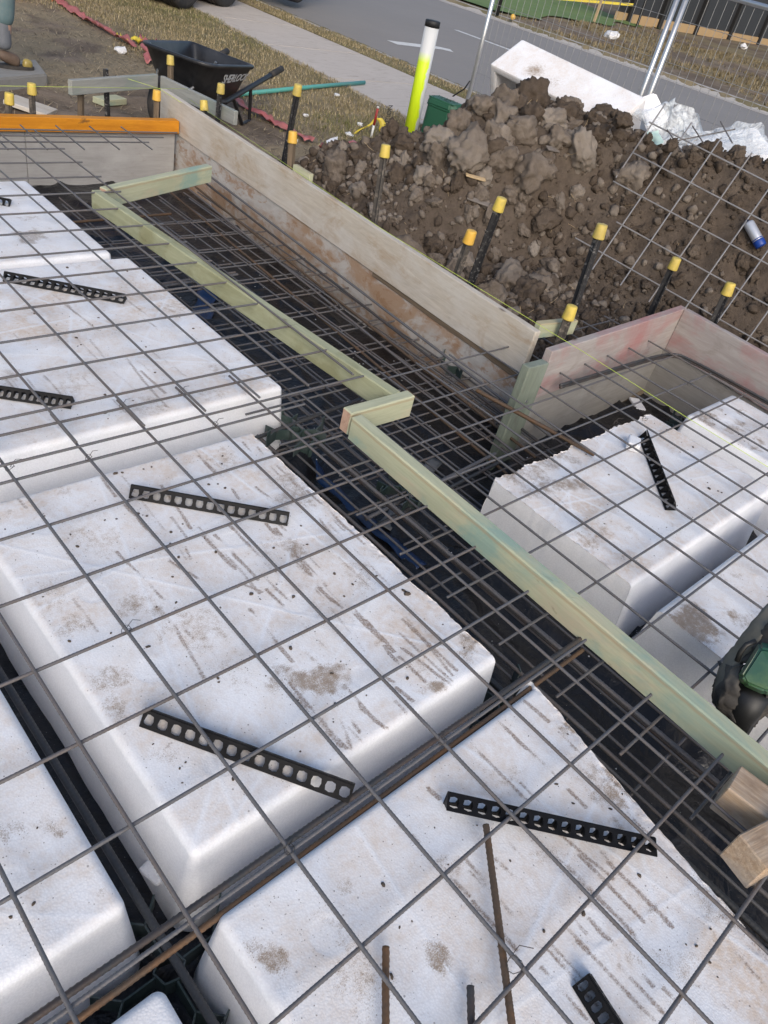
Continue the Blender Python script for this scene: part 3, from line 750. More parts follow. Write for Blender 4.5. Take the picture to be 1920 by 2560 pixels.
def painter(z):
    Ls = [(at(a[0], a[1], z), at(b[0], b[1], z), s) for a, b, s in MARKS]
    Es = []
    for p, rx, ry, s in STAINS:
        c = at(p[0], p[1], z); e = at(p[0]+rx*.5, p[1], z); g = at(p[0], p[1]+ry*.5, z)
        Es.append((c, Vector((e.x-c.x, e.y-c.y)), Vector((g.x-c.x, g.y-c.y)), s))
    g_ = np.random.default_rng(5)
    for i in range(70):
        x, y = g_.uniform(.1, .98), g_.uniform(-2.2, 1.2); L = g_.uniform(.06, .4); a = math.radians(-90+g_.normal(0, 5))
        if z > -.1 and not (-1.23 < y < -1.1): Ls.append((Vector((x, y, z)), Vector((x+L*math.cos(a), max(y+L*math.sin(a), -1.09 if y > -1.1 else -9), z)), g_.uniform(.2, .5)))
    for i in range(60):
        x, y = g_.uniform(.45, .93), g_.uniform(-2.0, -.05); L = g_.uniform(.05, .32); a = math.radians(-91+g_.normal(0, 4))
        if z > -.1 and not (-1.23 < y < -1.12): Ls.append((Vector((x, y, z)), Vector((x+L*math.cos(a), max(y+L*math.sin(a), -1.09 if y > -1.12 else -9), z)), g_.uniform(.35, .9)))
    for i in range(26):
        x, y = g_.uniform(-.6, 2.6), g_.uniform(-2.0, 1.8); rx, ry = g_.uniform(.03, .13), g_.uniform(.03, .10)
        Es.append((Vector((x, y, z)), Vector((rx, .3*ry)), Vector((-.3*rx, ry)), g_.uniform(.25, .5)))
    def f(P, st, m):
        x, y = P[:, 0], P[:, 1]; wob = fbm(P*14, 4, 4); wob2 = fbm(P*30, 5, 3); wob3 = fbm(P*[30, 5], 6, 3)
        for a, b, s in Ls:
            t = np.array([b.x-a.x, b.y-a.y]); L = np.linalg.norm(t); t = t/L
            u = (x-a.x)*t[0]+(y-a.y)*t[1]; w = -(x-a.x)*t[1]+(y-a.y)*t[0]+.003*wob
            k = 1.5*np.exp(-(w/.0046)**2)*(u > 0)*(u < L)*(.80+.20*np.sin(u*2*np.pi/.0125+w*200))*np.clip(.75+wob, .1, 1.2)
            st[:, 1] = np.maximum(st[:, 1], k*s*m)
            k2 = np.exp(-(w/.016)**2)*(u > -.01)*(u < L+.01)*.22*s
            st[:, 0] = np.maximum(st[:, 0], k2*m)
        for c, e, g, s in Es:
            det = e.x*g.y-e.y*g.x
            if abs(det) < 1e-9: continue
            dx, dy = x-c.x, y-c.y
            a = (dx*g.y-dy*g.x)/det; b = (dy*e.x-dx*e.y)/det
            q = np.sqrt(a*a+b*b)+wob*.75+wob2*.3+wob3*.5
            st[:, 0] = np.maximum(st[:, 0], np.clip(1.35-q, 0, 1)*.8*s*m)
    return f
PT = painter(-.045); PR = painter(-.12)
MID = -.045; LOWER = -.12
pod('large dirty white foam pod in the middle carrying two black bar chairs', .070, 1.125, -1.098, -.016, MID, -.300, step=.0045, cuts=[(1, 0, .918, .6)], paint=PT, seed=1)
pod('near right white foam pod striped with rusty bar marks and crossed by loose bars', .046, 1.125, -2.33, -1.206, MID, -.300, step=.0045, cuts=[(.9877, -.156, 1.118, .6)], paint=PT, seed=2)
pod('white foam pod cut off by the left edge, with a brown stain and footprints', -1.165, -.057, -1.104, -.018, MID, -.300, step=.006, paint=PT, seed=3, dust=.7)
pod('clean corner of a white foam pod at the bottom edge, left of centre', -1.165, -.072, -2.33, -1.240, MID, -.300, step=.008, paint=PT, seed=4, dust=.3)
pod('white foam pod behind the middle one, carrying two black bar chairs', .06, 1.186, .166, 1.290, MID, -.300, step=.006, paint=PT, seed=5)
pod('farthest white foam pod at the upper left, below the orange beam', .05, 1.135, 1.335, 2.20, MID, -.300, step=.008, paint=PT, seed=6, dust=.5)
pod('sawn white foam pod right of the green rail with a curved bar chair on it', 1.575, 2.668, -1.107, -.30, LOWER, -.420, step=.006, cuts=[(-1, 0, -1.600, .15), (0, 1, -.515, 2.0)], paint=PR, seed=7)
pod('yellowish dusty foam pod in the porch corner under the string line', 2.845, 3.30, -1.60, -.60, LOWER, -.420, step=.007, paint=PR, seed=8, dust=1.)
pod('right foam pod with a dark brown stain beside the green tool', 1.47, 2.62, -2.35, -1.213, LOWER, -.420, step=.007, cuts=[(-1, 0, -1.583, .15)], paint=PR, seed=9)
def offcut_foam(label, c, sx, sy, sz, rz, seed):
    me = box_mesh('foam_offcut', sx, sy, sz, .006, 2, 5, .006, seed); me.name = 'foam_offcut'
    n = len(me.vertices); colattr(me, 'stain', np.c_[np.full(n, .05), np.zeros(n), np.full(n, .3)])
    return put('foam_offcut', me, EPS, M=Matrix.Translation(c) @ Matrix.Rotation(rz, 4, 'Z'), label=label, cat='foam offcut')
offcut_foam('torn white foam scrap in the dark trench behind the sawn pod', at(1385, 886, -.44), .12, .06, .015, .9, 1)
offcut_foam('small broken foam chunk at the end of the curved bar chair', at(1366, 968, LOWER+.02), .075, .05, .035, .5, 2)
offcut_foam('grey foam packing strip across the gap left of the middle pod', at(318, 1900, -.235), .11, .052, .012, .25, 3)

# loose crumbs of soil on the pods, too small and too many to name
def crumbs():
    bm = bmesh.new(); bmesh.ops.create_icosphere(bm, subdivisions=1, radius=1); base = np.array([v.co[:] for v in bm.verts]); fc = np.array([[v.index for v in f.verts] for f in bm.faces]); bm.free()
    V = []; F = []; k = 0
    def add(x, y, z, r, s):
        nonlocal k
        q = base*(1+.35*vnoise(base*1.7+s, 3))[:, None]*np.array([rng.uniform(.7, 1.5), rng.uniform(.6, 1.1), .6])*r
        a = rng.uniform(0, 6.28); R_ = np.array([[math.cos(a), -math.sin(a), 0], [math.sin(a), math.cos(a), 0], [0, 0, 1]])
        V.append(q @ R_.T+[x, y, z+r*.3]); F.append(fc+k); k += len(base)
    regs = [(.1, .9, -1.05, -.06, MID, 230), (.08, .95, -2.1, -1.27, MID, 190), (-.5, -.11, -1.05, -.3, MID, 60), (.35, 1.15, .2, 1.25, MID, 120), (.6, 1.1, 1.4, 2.15, MID, 60), (1.65, 2.65, -1.05, -.55, LOWER, 70), (2.85, 3.2, -1.0, -.65, LOWER, 30), (1.62, 2.2, -1.7, -1.28, LOWER, 40)]
    for x0, x1, y0, y1, z, n in regs:
        for i in range(n):
            r = .0009+.0042*rng.uniform(0, 1)**4
            add(rng.uniform(x0, x1), rng.uniform(y0, y1), z-.001, r, i*3.3)
    for (u, v), r in [((152, 1155+0), .006), (d1(500, 320), .012), (d1(528, 315), .008), (d1(655, 290), .006), (d1(620, 300), .006), (d1(1085, 840), .009), (d1(735, 622), .006), (d1(745, 765), .006), (d1(1300, 545), .007), (d4(100, 840-500), .01), (d3(1255, 210), .008), (d3(300, 180), .008), (d7(290, 397), .01), (d7(330, 700), .008), (d7(350, 730), .007), (d7(400, 645), .006), (d7(430, 235), .007), (d2(1335, 205), .009), (d2(1405, 385), .012), (d5(860, 630), .008), (d5(690, 705), .006), (d2(100, 840), .016), (d2(85, 825), .009)]:
        p = at(u, v, MID if u < 1000 or v > 1300 else LOWER); add(p.x, p.y, p.z, r*.6, r*900)
    put('soil_crumbs', mesh('soil_crumbs', np.concatenate(V), np.concatenate(F), False), CLODDARK, kind='stuff')
crumbs()
def foam_crumbs():
    n = 900; x = rng.uniform(-.1, 2.4, n); y = rng.uniform(-2.2, 2.4, n)
    sel = ((x > 1.0)) | ((x > -.08) & (x < .04)); x, y = x[sel], y[sel]
    z = floor_z(x, y)+.02; r = .0012+.004*rng.uniform(0, 1, len(x))**3
    o = np.array([[1, 0, 0], [-.5, .8, 0], [-.5, -.8, 0], [0, 0, 1]]); f = np.array([[0, 1, 3], [1, 2, 3], [2, 0, 3]])
    V = (np.c_[x, y, z][:, None, :]+o[None]*r[:, None, None]).reshape(-1, 3); F = (f[None]+4*np.arange(len(x))[:, None, None]).reshape(-1, 3)
    put('foam_crumbs', mesh('foam_crumbs', V, F), WHITEBIT, kind='stuff')
foam_crumbs()

# ================================================================== REINFORCEMENT
_bars = {}
def bar_mesh(L, r, pitch=.0085, seg=7, mat=STEEL):
    key = (round(L, 3), r, mat.name)
    if key not in _bars:
        n = int(L/(pitch/3))+1; s = np.linspace(0, L, n); th = np.arange(seg)*2*np.pi/seg
        ss, tt = np.meshgrid(s, th, indexing='ij')
        rr = r*(1+.13*((np.cos(2*np.pi*ss/pitch+tt*1.0) > .35) & (np.abs(np.sin(tt)) > .25)))
        V = np.c_[ss.ravel(), (rr*np.cos(tt)).ravel(), (rr*np.sin(tt)).ravel()]
        i = (np.arange(n-1)[:, None]*seg+np.arange(seg)[None]).ravel(); j = (np.arange(n-1)[:, None]*seg+(np.arange(seg)[None]+1) % seg).ravel()
        F = np.c_[i, j, j+seg, i+seg]
        V = np.r_[V, [[-.0005, 0, 0]], [[L+.0005, 0, 0]]]
        caps = [(k, (k+1) % seg, n*seg, n*seg) for k in range(seg)]
        F = [tuple(f) for f in F.tolist()]+[((k+1) % seg, k, n*seg) for k in range(seg)]+[((n-1)*seg+k, (n-1)*seg+(k+1) % seg, n*seg+1) for k in range(seg)]
        me = mesh('bar', V, F, True); me.materials.append(mat); _bars[key] = me
    return _bars[key]
def bar(p0, p1, r, parent=None, mat=STEEL, name='bar', pitch=.0085, **kw):
    p0, p1 = Vector(p0), Vector(p1)
    M = frame(p0, p1-p0) @ Matrix.Rotation(random.uniform(0, 6.28), 4, 'X')
    return put(name, bar_mesh((p1-p0).length, r, pitch, mat=mat), mat, parent, M, **kw)
def sheet(label, xs, ys, x_ext, y_ext, z, r=.0039, jit=.0015, mat=STEEL, over=True, name='reinforcing_mesh'):
    t = thing(name, label, 'steel mesh', (xs[0], ys[0], z))
    for x in xs:
        j = random.uniform(-jit, jit); bar((x+j, y_ext[0], z), (x-j, y_ext[1], z), r, t, mat)
    dz = 2*r*.93*(1 if over else -1)
    for y in ys:
        j = random.uniform(-jit, jit); bar((x_ext[0], y+j, z-dz), (x_ext[1], y-j, z-dz), r, t, mat)
    return t
def tie(parent, p, s=1.0):
    """a twist of tie wire round a crossing"""
    p = Vector(p); P = []
    for k in range(11):
        a = k/10*2*math.pi*1.2; P.append(p+Vector((math.cos(a)*.011*s, math.sin(a)*.011*s, math.sin(a*1.5)*.007)))
    P += [p+Vector((.02*s, .012*s, .012)), p+Vector((.03*s, -.004*s, .02))]
    tube('tie_wire', P, .0008, DARKST, parent, 5)
main_sheet = sheet('near mesh sheet of 200 mm squares lying over the middle foam pods', [-.8, -.6, -.4, -.2, 0, .2, .4, .6, .8, 1.0], [-.2*k for k in range(-1, 13)], (-.95, 1.145), (-2.55, .235), 0.0)
FX, FY, FZ = .1887, 1.6336, .028
far_sheet = sheet('farther mesh sheet lapping onto the near one over the upper left pods', [FX+.2*k for k in range(-2, 7)], [FY-.2*k for k in range(-5, 9)], (-.35, FX+1.24), (.045, 2.70), FZ)
right_sheet = sheet('right hand mesh sheet passing under the green rails into the porch', [1.0+.2*k+.05 for k in range(1, 12)], [-.075-.195*k for k in range(-1, 10)], (1.0, 3.29), (-2.1, .16), -.078)
for p in [(.205, .03, .012), (.2, -.6, 0)]: tie(main_sheet, p)
for (u, v) in [(1393, 905), (1332, 940-25), (1490, 830)]: tie(right_sheet, at(u, v, -.07))
tie(main_sheet, at(d5(565, 850)[0], d5(565, 850)[1], 0), 1.2)

# trench fabric along the deep edge beam: two sheets near the bottom, one narrow one above
trench1 = sheet('lower trench mesh along the long form wall, first of two lapped sheets', [1.42+.1*k for k in range(0, 11)], [-.45+.199*k for k in range(0, 15)], (1.30, 2.42), (-.55, 2.75), -.345, .0042, .004)
trench2 = sheet('second lower trench mesh, its bar ends reaching the stained form wall', [1.47+.2*k for k in range(0, 5)], [-.40+.199*k+.075 for k in range(0, 14)], (1.34, 2.47), (-.5, 2.6), -.325, .0042, .004)
trench3 = sheet('narrow trench mesh beside the middle foam pod under the near green rail', [1.10, 1.19, 1.30, 1.39], [-1.9+.4*k for k in range(0, 8)], (1.06, 1.50), (-2.4, .9), -.26, .0042, .006)
top_curl = thing('reinforcing_mesh', 'end of a mesh sheet riding up against the grey wall under the orange beam', 'steel mesh', (1.0, 2.6, 0))
for k in range(3):
    bar((-.2, 2.72+.09*k, -.04+.010*k), (2.1+.14*k, 2.80+.08*k, -.06+.004*k), .0039, top_curl)
for x in np.arange(.2, 2.2, .2):
    bar((x, 2.58, -.03), (x+.05, 3.05, -.05), .0039, top_curl)
def rod(label, p0, p1, r, mat, group=None, pitch=.011):
    o = bar(p0, p1, r, None, mat, name='rebar', pitch=pitch, label=label, cat='steel bar'); return o
# heavy bars of the edge beam
EB = [(1.005, -.22, .0078, DARKST, 'thick dark ribbed bar running along the sawn edge of the middle pod'),
      (1.045, -.27, .0068, RUST, 'rusty orange bar just beside the thick dark bar along the middle pod'),
      (1.085, -.205, .0058, STEEL, 'grey bar along the trench beside the middle pod, third from the foam'),
      (1.215, -.16, .0062, STEEL, 'grey trench bar lying just left of the near green rail'),
      (1.235, -.19, .0058, DARKST, 'dark bar paired with the grey bar left of the near green rail')]
for x, z, r, m, lab in EB: rod(lab, (x+.02, -2.6, z), (x-.01, .95 if r < .007 else 1.1, z-.01), r, m)
WB = [(2.33, -.24, .0065, STEEL, 'upper bar of the bundle along the foot of the long form wall'),
      (2.30, -.28, .0065, DARKST, 'dark bar of the bundle along the foot of the long form wall'),
      (2.24, -.31, .0065, RUST, 'rusty bar nearest the foot of the long form wall'),
      (2.06, -.335, .0065, RUST, 'rusty bar in the middle of the wide trench'),
      (2.16, -.30, .006, STEEL, 'grey bar in the wide trench beside the rusty one')]
for x, z, r, m, lab in WB: rod(lab, (x-.09, -.35, z), (x+.16, 2.75, z), r, m)
for y, z, m, lab in [(1.62, -.36, STEEL, 'paired cross bar over the blue plastic, farther of two'), (1.595, -.36, STEEL, 'paired cross bar over the blue plastic, nearer of two'), (-.30, -.30, STEEL, 'ribbed cross bar over the blue strip near the short rail'), (-.34, -.31, DARKST, 'dark ribbed cross bar next to the blue strip near the short rail'), (.09, -.16, DARKST, 'dark bent bar between the middle pod and the pod behind it'), (2.30, -.30, RUST, 'rusty cross bar behind the far green corner joint')]:
    rod(lab, (.95 if z > -.2 else 1.22, y-.02, z), (2.0 if z < -.2 else 1.55, y+.05, z-.01), .0075, m)
rod('long ribbed bar lying in the gap between the left pod and the middle pod', (-.03, .6, -.16), (-.005, -2.5, -.15), .0078, DARKST)
rod('dark bar under the lapped mesh between the two near rows of pods', (-1.2, -1.166, -.045), (1.19, -1.172, -.055), .0064, DARKST)
rod('rusty orange bar tucked below the lapped mesh between the near rows of pods', (-1.2, -1.212, -.055), (1.17, -1.196, -.065), .0058, RUST)
rod('rusty loose bar leaning across the near right pod below the long bar chair', at(1050, 1782, -.012), at(1112, 2260, -.012), .0065, RUST)
rod('short rusty loose bar at the bottom edge, left of the longer leaning bar', at(833, 2045, -.02), at(833, 2290, -.02), .0062, RUST)
rod('short dark bar end at the bottom edge between the two rusty loose bars', at(1016, 2130, -.02), at(1020, 2290, -.02), .0062, DARKST)
# porch: ring of thick bars near the form
for lab, z, off, m in [('upper black bar bent round inside the porch form corner', -.115, 0, DARKST), ('lower black bar bent round inside the porch form corner', -.135, .016, DARKST)]:
    P = []
    a0 = at(1330, 850, z); a1 = at(1400, 823, z); a2 = at(1452, 800, z); a3 = at(1490, 797, z)
    P = [at(u, v+off*320, -.098+(.115+z)*.6) for u, v in ((1210, 832), (1293, 807), (1361, 786), (1426, 768), (1462, 766), (1487, 775), (1548, 806), (1659, 867), (1740, 912))]
    Q = []
    for i in range(len(P)-1):
        p, q = P[i], P[i+1]; m0 = (P[i+1]-P[max(i-1, 0)])*.5; m1 = (P[min(i+2, len(P)-1)]-P[i])*.5
        for k in range(10):
            t = k/10; Q.append(p*(2*t**3-3*t**2+1)+m0*(t**3-2*t**2+t)+q*(-2*t**3+3*t**2)+m1*(t**3-t**2))
    Q.append(P[-1])
    tube('bent_rebar', Q, [.0062+.0008*(i % 2) for i in range(len(Q))], m, None, 8, label=lab, cat='steel bar')
for i, (lab, a, b) in enumerate([('rusty brown bar end resting on the broken edge of the sawn pod', (1150, 862), (1490, 1018)), ('ribbed bar ending in the dark trench left of the sawn pod', (1208, 1022), (1620, 905)), ('second ribbed bar in the porch trench running to the corner', (1330, 975), (1720, 870)), ('third ribbed bar in the porch trench nearest the corner', (1330, 1003), (1742, 888))]):
    pass
rod('rusty brown bar end resting on the broken edge of the sawn pod', at(1030, 843, -.105), at(1284, 982, -.105), .0085, RUST)
rod('ribbed bar ending in the dark trench left of the sawn pod', at(1206, 1022, -.24), at(1690, 1310-345, -.24), .0085, DARKST)
rod('dark porch trench bar whose end points at the form corner', at(1300, 985, -.27), at(1642, 952, -.27), .0085, DARKST)
rod('dark porch trench bar nearest the sawn pod and the corner', at(1300, 1010, -.27), at(1716, 990, -.27), .0085, DARKST)

for i in range(26):
    k = rng.integers(0, 3)
    tie((trench1, trench2, main_sheet)[k], ((1.42+.1*rng.integers(0, 10), -.45+.199*rng.integers(0, 14), -.343), (1.47+.2*rng.integers(0, 5), -.325+.199*rng.integers(0, 13), -.322), (.2*rng.integers(0, 6), (.2, 0., -1.2)[i % 3], .002))[k], .8)
# blue film and grey tape on the trench floor
patch('blue_film', [(1.30, .95), (1.31, 1.35), (1.34, 1.75), (1.30, 2.05)], .022, BLUE, 'blue plastic film in the trench beside the farthest foam pod', 'plastic film', .24, 1)
patch('blue_film', [(1.52, 1.25), (1.9, 1.75), (2.0, 2.0)], .020, BLUE, 'blue plastic scrap on the trench floor beyond the long rail', 'plastic film', .10, 5)
patch('blue_film', [(1.36, .10), (1.35, -.2), (1.37, -.5)], .020, BLUE, 'blue plastic strip under the bars near the short rail', 'plastic film', .05, 2)
patch('blue_film', [(1.06, -.25), (1.10, -.50), (1.11, -.66)], .012, BLUE, 'blue plastic edge tucked beside the middle foam pod', 'plastic film', .055, 3)
patch('grey_tape', [(1.38, -.28), (1.62, -.16), (1.9, -.05)], .024, TAPEGREY, 'grey tape joint across the membrane left of the porch', 'tape', .055, 4)

# ------------------------------------------------------------------ pod spacers (dark green plastic webs)
def plate(P, Q, h, t=.003):
    """upright plate from P to Q, h tall"""
    P, Q = Vector(P), Vector(Q); d = (Q-P).normalized(); n = Vector((-d.y, d.x, 0))*t/2
    V = [P-n, Q-n, Q+n, P+n]; V += [v+Vector((0, 0, h)) for v in V]
    return V, [(3, 2, 1, 0), (4, 5, 6, 7), (0, 1, 5, 4), (1, 2, 6, 5), (2, 3, 7, 6), (3, 0, 4, 7)]
def spacer(label, c, rz=0, s=1.0, base=None):
    t = thing('pod_spacer', label, 'plastic spacer', c, 'green plastic spacers between the pods')
    def add(nm, segs, h, tt=.0035, dz=0):
        V = []; F = []
        for p, q in segs:
            p = Matrix.Rotation(rz, 3, 'Z') @ Vector((p[0], p[1], 0))*s; q = Matrix.Rotation(rz, 3, 'Z') @ Vector((q[0], q[1], 0))*s
            v, f = plate(p+Vector(c)+Vector((0, 0, dz)), q+Vector(c)+Vector((0, 0, dz)), h, tt); k = len(V); V += v; F += [tuple(i+k for i in g) for g in f]
        put(nm, mesh(nm, V, F), SPACER, t)
    H = .055*s
    hexa = [(.03*math.cos(a), .03*math.sin(a)) for a in np.arange(6)*math.pi/3]
    add('ring', [(hexa[k], hexa[(k+1) % 6]) for k in range(6)], H)
    for k in range(4):
        a = math.pi/4+k*math.pi/2; e = (.095*math.cos(a), .095*math.sin(a))
        add('arm', [((.03*math.cos(a), .03*math.sin(a)), e), (e, (e[0]+.06*math.cos(a+.8), e[1]+.06*math.sin(a+.8))), (e, (e[0]+.06*math.cos(a-.8), e[1]+.06*math.sin(a-.8)))], H)
        g = (e[0]+.06*math.cos(a+.8), e[1]+.06*math.sin(a+.8))
        add('clip', [(g, (g[0]*1.25, g[1]*.95))], H*1.6)
    return t
spacer('green plastic spacer in the gap where four near pods meet', (-.012, -1.172, -.285), .785, .95)
spacer('tangle of dark green spacer plates off the right corner of the middle pod', (.985, -1.15, -.27), .9, .8)
spacer('green spacer clip beside the corner of the pod behind the middle one', (1.18, .06, -.20), .4, .75)
spacer('pale green spacer on the blue strip under the near rail', at(870, 1068, -.30), .3, .7)
spacer('dark spacer under the mesh in the wide trench beside the short rail', at(1000, 800, -.36), 1.0, .8)
spacer('dark spacer in the porch trench beside the yellowish pod', at(1475, 935, -.33), .2, .7)

# ------------------------------------------------------------------ bar chairs
def chair_parts(cells=15, L=.45, w=.030, h=.034):
    """an inverted V of two perforated strips with webs between the cells; axis X"""
    cell = L/cells; H = math.hypot(w*.72, h)
    bm = bmesh.new()
    for c in range(cells):
        x0 = c*cell; cx = x0+cell/2; cy = H*.5
        outer = [(x0+cell, cy), (x0+cell, H), (cx, H), (x0, H), (x0, cy), (x0, 0), (cx, 0), (x0+cell, 0)]
        rx, ry = cell*.36, H*.32
        inner = [(cx+rx*math.cos(a)*1.08, cy+ry*math.sin(a)*1.08) for a in np.arange(8)*math.pi/4+math.pi/8-math.pi/8]
        inner = [(cx+rx, cy), (cx+rx*.8, cy+ry*.8), (cx, cy+ry), (cx-rx*.8, cy+ry*.8), (cx-rx, cy), (cx-rx*.8, cy-ry*.8), (cx, cy-ry), (cx+rx*.8, cy-ry*.8)]
        o = [bm.verts.new((x, y, 0)) for x, y in outer]; i_ = [bm.verts.new((x, y, 0)) for x, y in inner]
        for k in range(8):
            bm.faces.new((o[k], o[(k+1) % 8], i_[(k+1) % 8], i_[k]))
    bmesh.ops.remove_doubles(bm, verts=bm.verts, dist=1e-5)
    r = bmesh.ops.extrude_face_region(bm, geom=list(bm.faces))
    for v in [g for g in r['geom'] if isinstance(g, bmesh.types.BMVert)]: v.co.z += .0028
    bmesh.ops.recalc_face_normals(bm, faces=bm.faces)
    side = bpy.data.meshes.new('side_wall'); bm.to_mesh(side); bm.free()
    # web: thin triangle
    t = .0022
    V = [(-t/2, -w*.72+.003, .002), (-t/2, w*.72-.003, .002), (-t/2, 0, h-.003)]; V += [(t/2, y, z) for _, y, z in V]
    web = mesh('web', V, [(0, 1, 2), (5, 4, 3), (0, 3, 4, 1), (1, 4, 5, 2), (2, 5, 3, 0)])
    return side, web, H
def bar_chair(label, p0, p1, z, cells=15, flip=0.0, bend=0):
    p0 = Vector((p0.x, p0.y, z)); p1 = Vector((p1.x, p1.y, z)); L = (p1-p0).length
    w, h = .030, .030
    key = (cells, round(L, 3))
    if key not in bar_chair.c: bar_chair.c[key] = chair_parts(cells, L, w, h)
    side, web, H = bar_chair.c[key]
    t = thing('bar_chair', label, 'bar chair', p0, 'black plastic bar chairs on the pods')
    B = frame(p0, p1-p0) @ Matrix.Translation((0, 0, h/2)) @ Matrix.Rotation(flip, 4, 'X') @ Matrix.Translation((0, 0, -h/2))
    al = math.atan2(h, w*.72)
    put('side_wall', side, CHAIR, t, B @ Matrix.Translation((0, -w*.72, 0)) @ Matrix.Rotation(al, 4, 'X'))
    put('side_wall', side, CHAIR, t, B @ Matrix.Translation((L, w*.72, 0)) @ Matrix.Rotation(math.pi, 4, 'Z') @ Matrix.Rotation(al, 4, 'X'))
    for k in range(cells+1):
        put('web', web, CHAIR, t, B @ Matrix.Translation((min(max(k*L/cells, .0015), L-.0015), 0, 0)))
    return t
bar_chair.c = {}
bar_chair('black plastic bar chair slanting across the near end of the middle pod', at(313, 1542, -.03), at(763, 1707, -.03), MID+.002)
bar_chair('black plastic bar chair lying across the far half of the middle pod', at(283, 1058, -.03), at(624, 1118, -.03), MID+.002)
bar_chair('longest black bar chair in view, on the near right pod above the loose bar', at(961, 1733, -.03), at(1408, 1832, -.03), MID+.010, 15, -.75)
bar_chair('black bar chair on the pod behind the middle one, nearer the far green rail', at(10, 596, -.03), at(271, 645, -.03), MID+.002)
bar_chair('black bar chair cut off by the left edge on the pod behind the middle one', at(-85, 832, -.03), at(157, 868, -.03), MID+.002)
bar_chair('black bar chair on the sawn right hand pod, pointing towards the camera', at(1392, 942, LOWER+.012), at(1452, 1100, LOWER+.012), LOWER+.003, 13, -2.0)
bar_chair('black bar chair running off the bottom edge of the picture', at(1262, 2112, -.03), at(1400, 2330, -.03), MID+.002, 9, 0)
bar_chair('broken end of a black bar chair at the left edge on the farthest pod', at(-70, 420, -.03), at(22, 437, -.03), MID+.002, 7, .5)

# ================================================================== FORMWORK
def v3(p, z): return Vector((p[0], p[1], z))
def nrm(A, B):
    t = Vector((B[0]-A[0], B[1]-A[1])).normalized(); return Vector((t.y, -t.x, 0))
nW = nrm(A_WALL, B_WALL)
lw = thing('form_wall', 'long weathered timber form wall with rusty brown stains, running from the orange beam to the green corner post', 'formwork', (2.42, .0, -.5))
a = v3(A_WALL, 0); b = v3(B_WALL, 0); dW = (b-a).normalized()
plank('top_plank', a+nW*.019+Vector((0, 0, -.064)), b+nW*.019+Vector((0, 0, -.050)), .038, .216, PALEWOOD, lw, label='pale weathered plank along the top')
plank('lower_board', a+nW*.023+Vector((0, 0, -.335))-dW*.02, b+nW*.023+Vector((0, 0, -.316)), .028, .345, STAINPLY, lw, label='lower board stained orange brown')
plank('brown_strip', a+nW*.0075+Vector((0, 0, -.186)), a+dW*1.1+nW*.0075+Vector((0, 0, -.176)), .006, .030, BROWNPEG, lw)  # brown band on the lower board's face below the top plank, built as thin strip
# orange beam and the grey board behind it
A_OR, B_OR = Vector((1.41, 3.234, 0)), Vector((2.555, 3.232, 0)); dO = (B_OR-A_OR).normalized(); nO = Vector((-dO.y, dO.x, 0))
plank('orange_beam', A_OR-dO*1.6+nO*.03+Vector((0, 0, -.101)), B_OR+nO*.03+Vector((0, 0, -.101)), .06, .080, ORANGE, None, label='orange painted laminated timber beam across the top of the grey form wall', cat='timber beam')
gw = thing('form_wall', 'grey ply form wall under the orange beam', 'formwork', (1.5, 3.28, -.5))
x0 = A_OR-dO*1.6+nO*.045; L0 = (B_OR-A_OR).length+1.6
for s0, s1 in ((0, L0-1.0), (L0-.997, L0-.01)):
    plank('ply_board', x0+dO*s0+Vector((0, 0, -.325)), x0+dO*s1+Vector((0, 0, -.325)), .02, .36, GREYPLY, gw)
# porch forms
nP = nrm(A_PINK, B_PINK); pa, pb = v3(A_PINK, 0), v3(B_PINK, 0); dP = (pb-pa).normalized()
pf = thing('form_wall', 'pinkish red stained form wall behind the porch mesh, left of the corner', 'formwork', (2.9, -.12, -.5))
plank('top_plank', pa+dP*.05-nP*.0195+Vector((0, 0, -.065)), pb-nP*.0195+dP*.036+Vector((0, 0, -.065)), .038, .23, PINKWOOD, pf)
plank('lower_board', pa+dP*.03-nP*.024+Vector((0, 0, -.34)), pb+dP*.035-nP*.024+Vector((0, 0, -.34)), .028, .318, PORCHPLY, pf)
qa, qb = v3(A_PK2, 0), v3(B_PK2, 0); dQ = (qb-qa).normalized(); nQ = Vector((-dQ.y, dQ.x, 0))
pg = thing('form_wall', 'red streaked form plank at the right edge, forming the far side of the porch', 'formwork', (3.55, -.6, -.5))
plank('top_plank', qa+nQ*.020-dQ*.0+Vector((0, 0, -.064)), qa+dQ*2.2+nQ*.020+Vector((0, 0, -.065)), .038, .23, PINKWOOD, pg)
plank('lower_board', qa+nQ*.026-dQ*.04+Vector((0, 0, -.34)), qa+dQ*2.2+nQ*.026+Vector((0, 0, -.34)), .028, .318, PORCHPLY, pg)
# green upright at the step between the two walls
gp = thing('corner_post', 'green treated timber upright with two screws where the long wall meets the pink wall', 'timber post', (2.3, -.2, -.5))
PA, PB = (2.28, -.175), (3.52, -.128)
tl = atp(1147, 750, PA, PB); tr = atp(1180, 770, PA, PB); bl = atp(1067, 925, PA, PB)
c0 = (tl+tr)/2; c0.z = .055
post_x = c0.x; post_y = c0.y
me = box_mesh('upright', .54, .135, .040, .003, 1, 5, .001, 3)
put('upright', me, POSTWOOD, gp, frame((post_x, post_y, -.50), (0.02, 0, 1), (0, -1, 0)))
for z in (-.13, -.40):
    V, F = tube_data([(post_x+.012, post_y-.019, z), (post_x+.012, post_y-.023, z), (post_x+.012, post_y-.0235, z)], [.007, .006, .002], 8)
    put('screw', mesh('screw', V, F), GALVBRACE, gp)
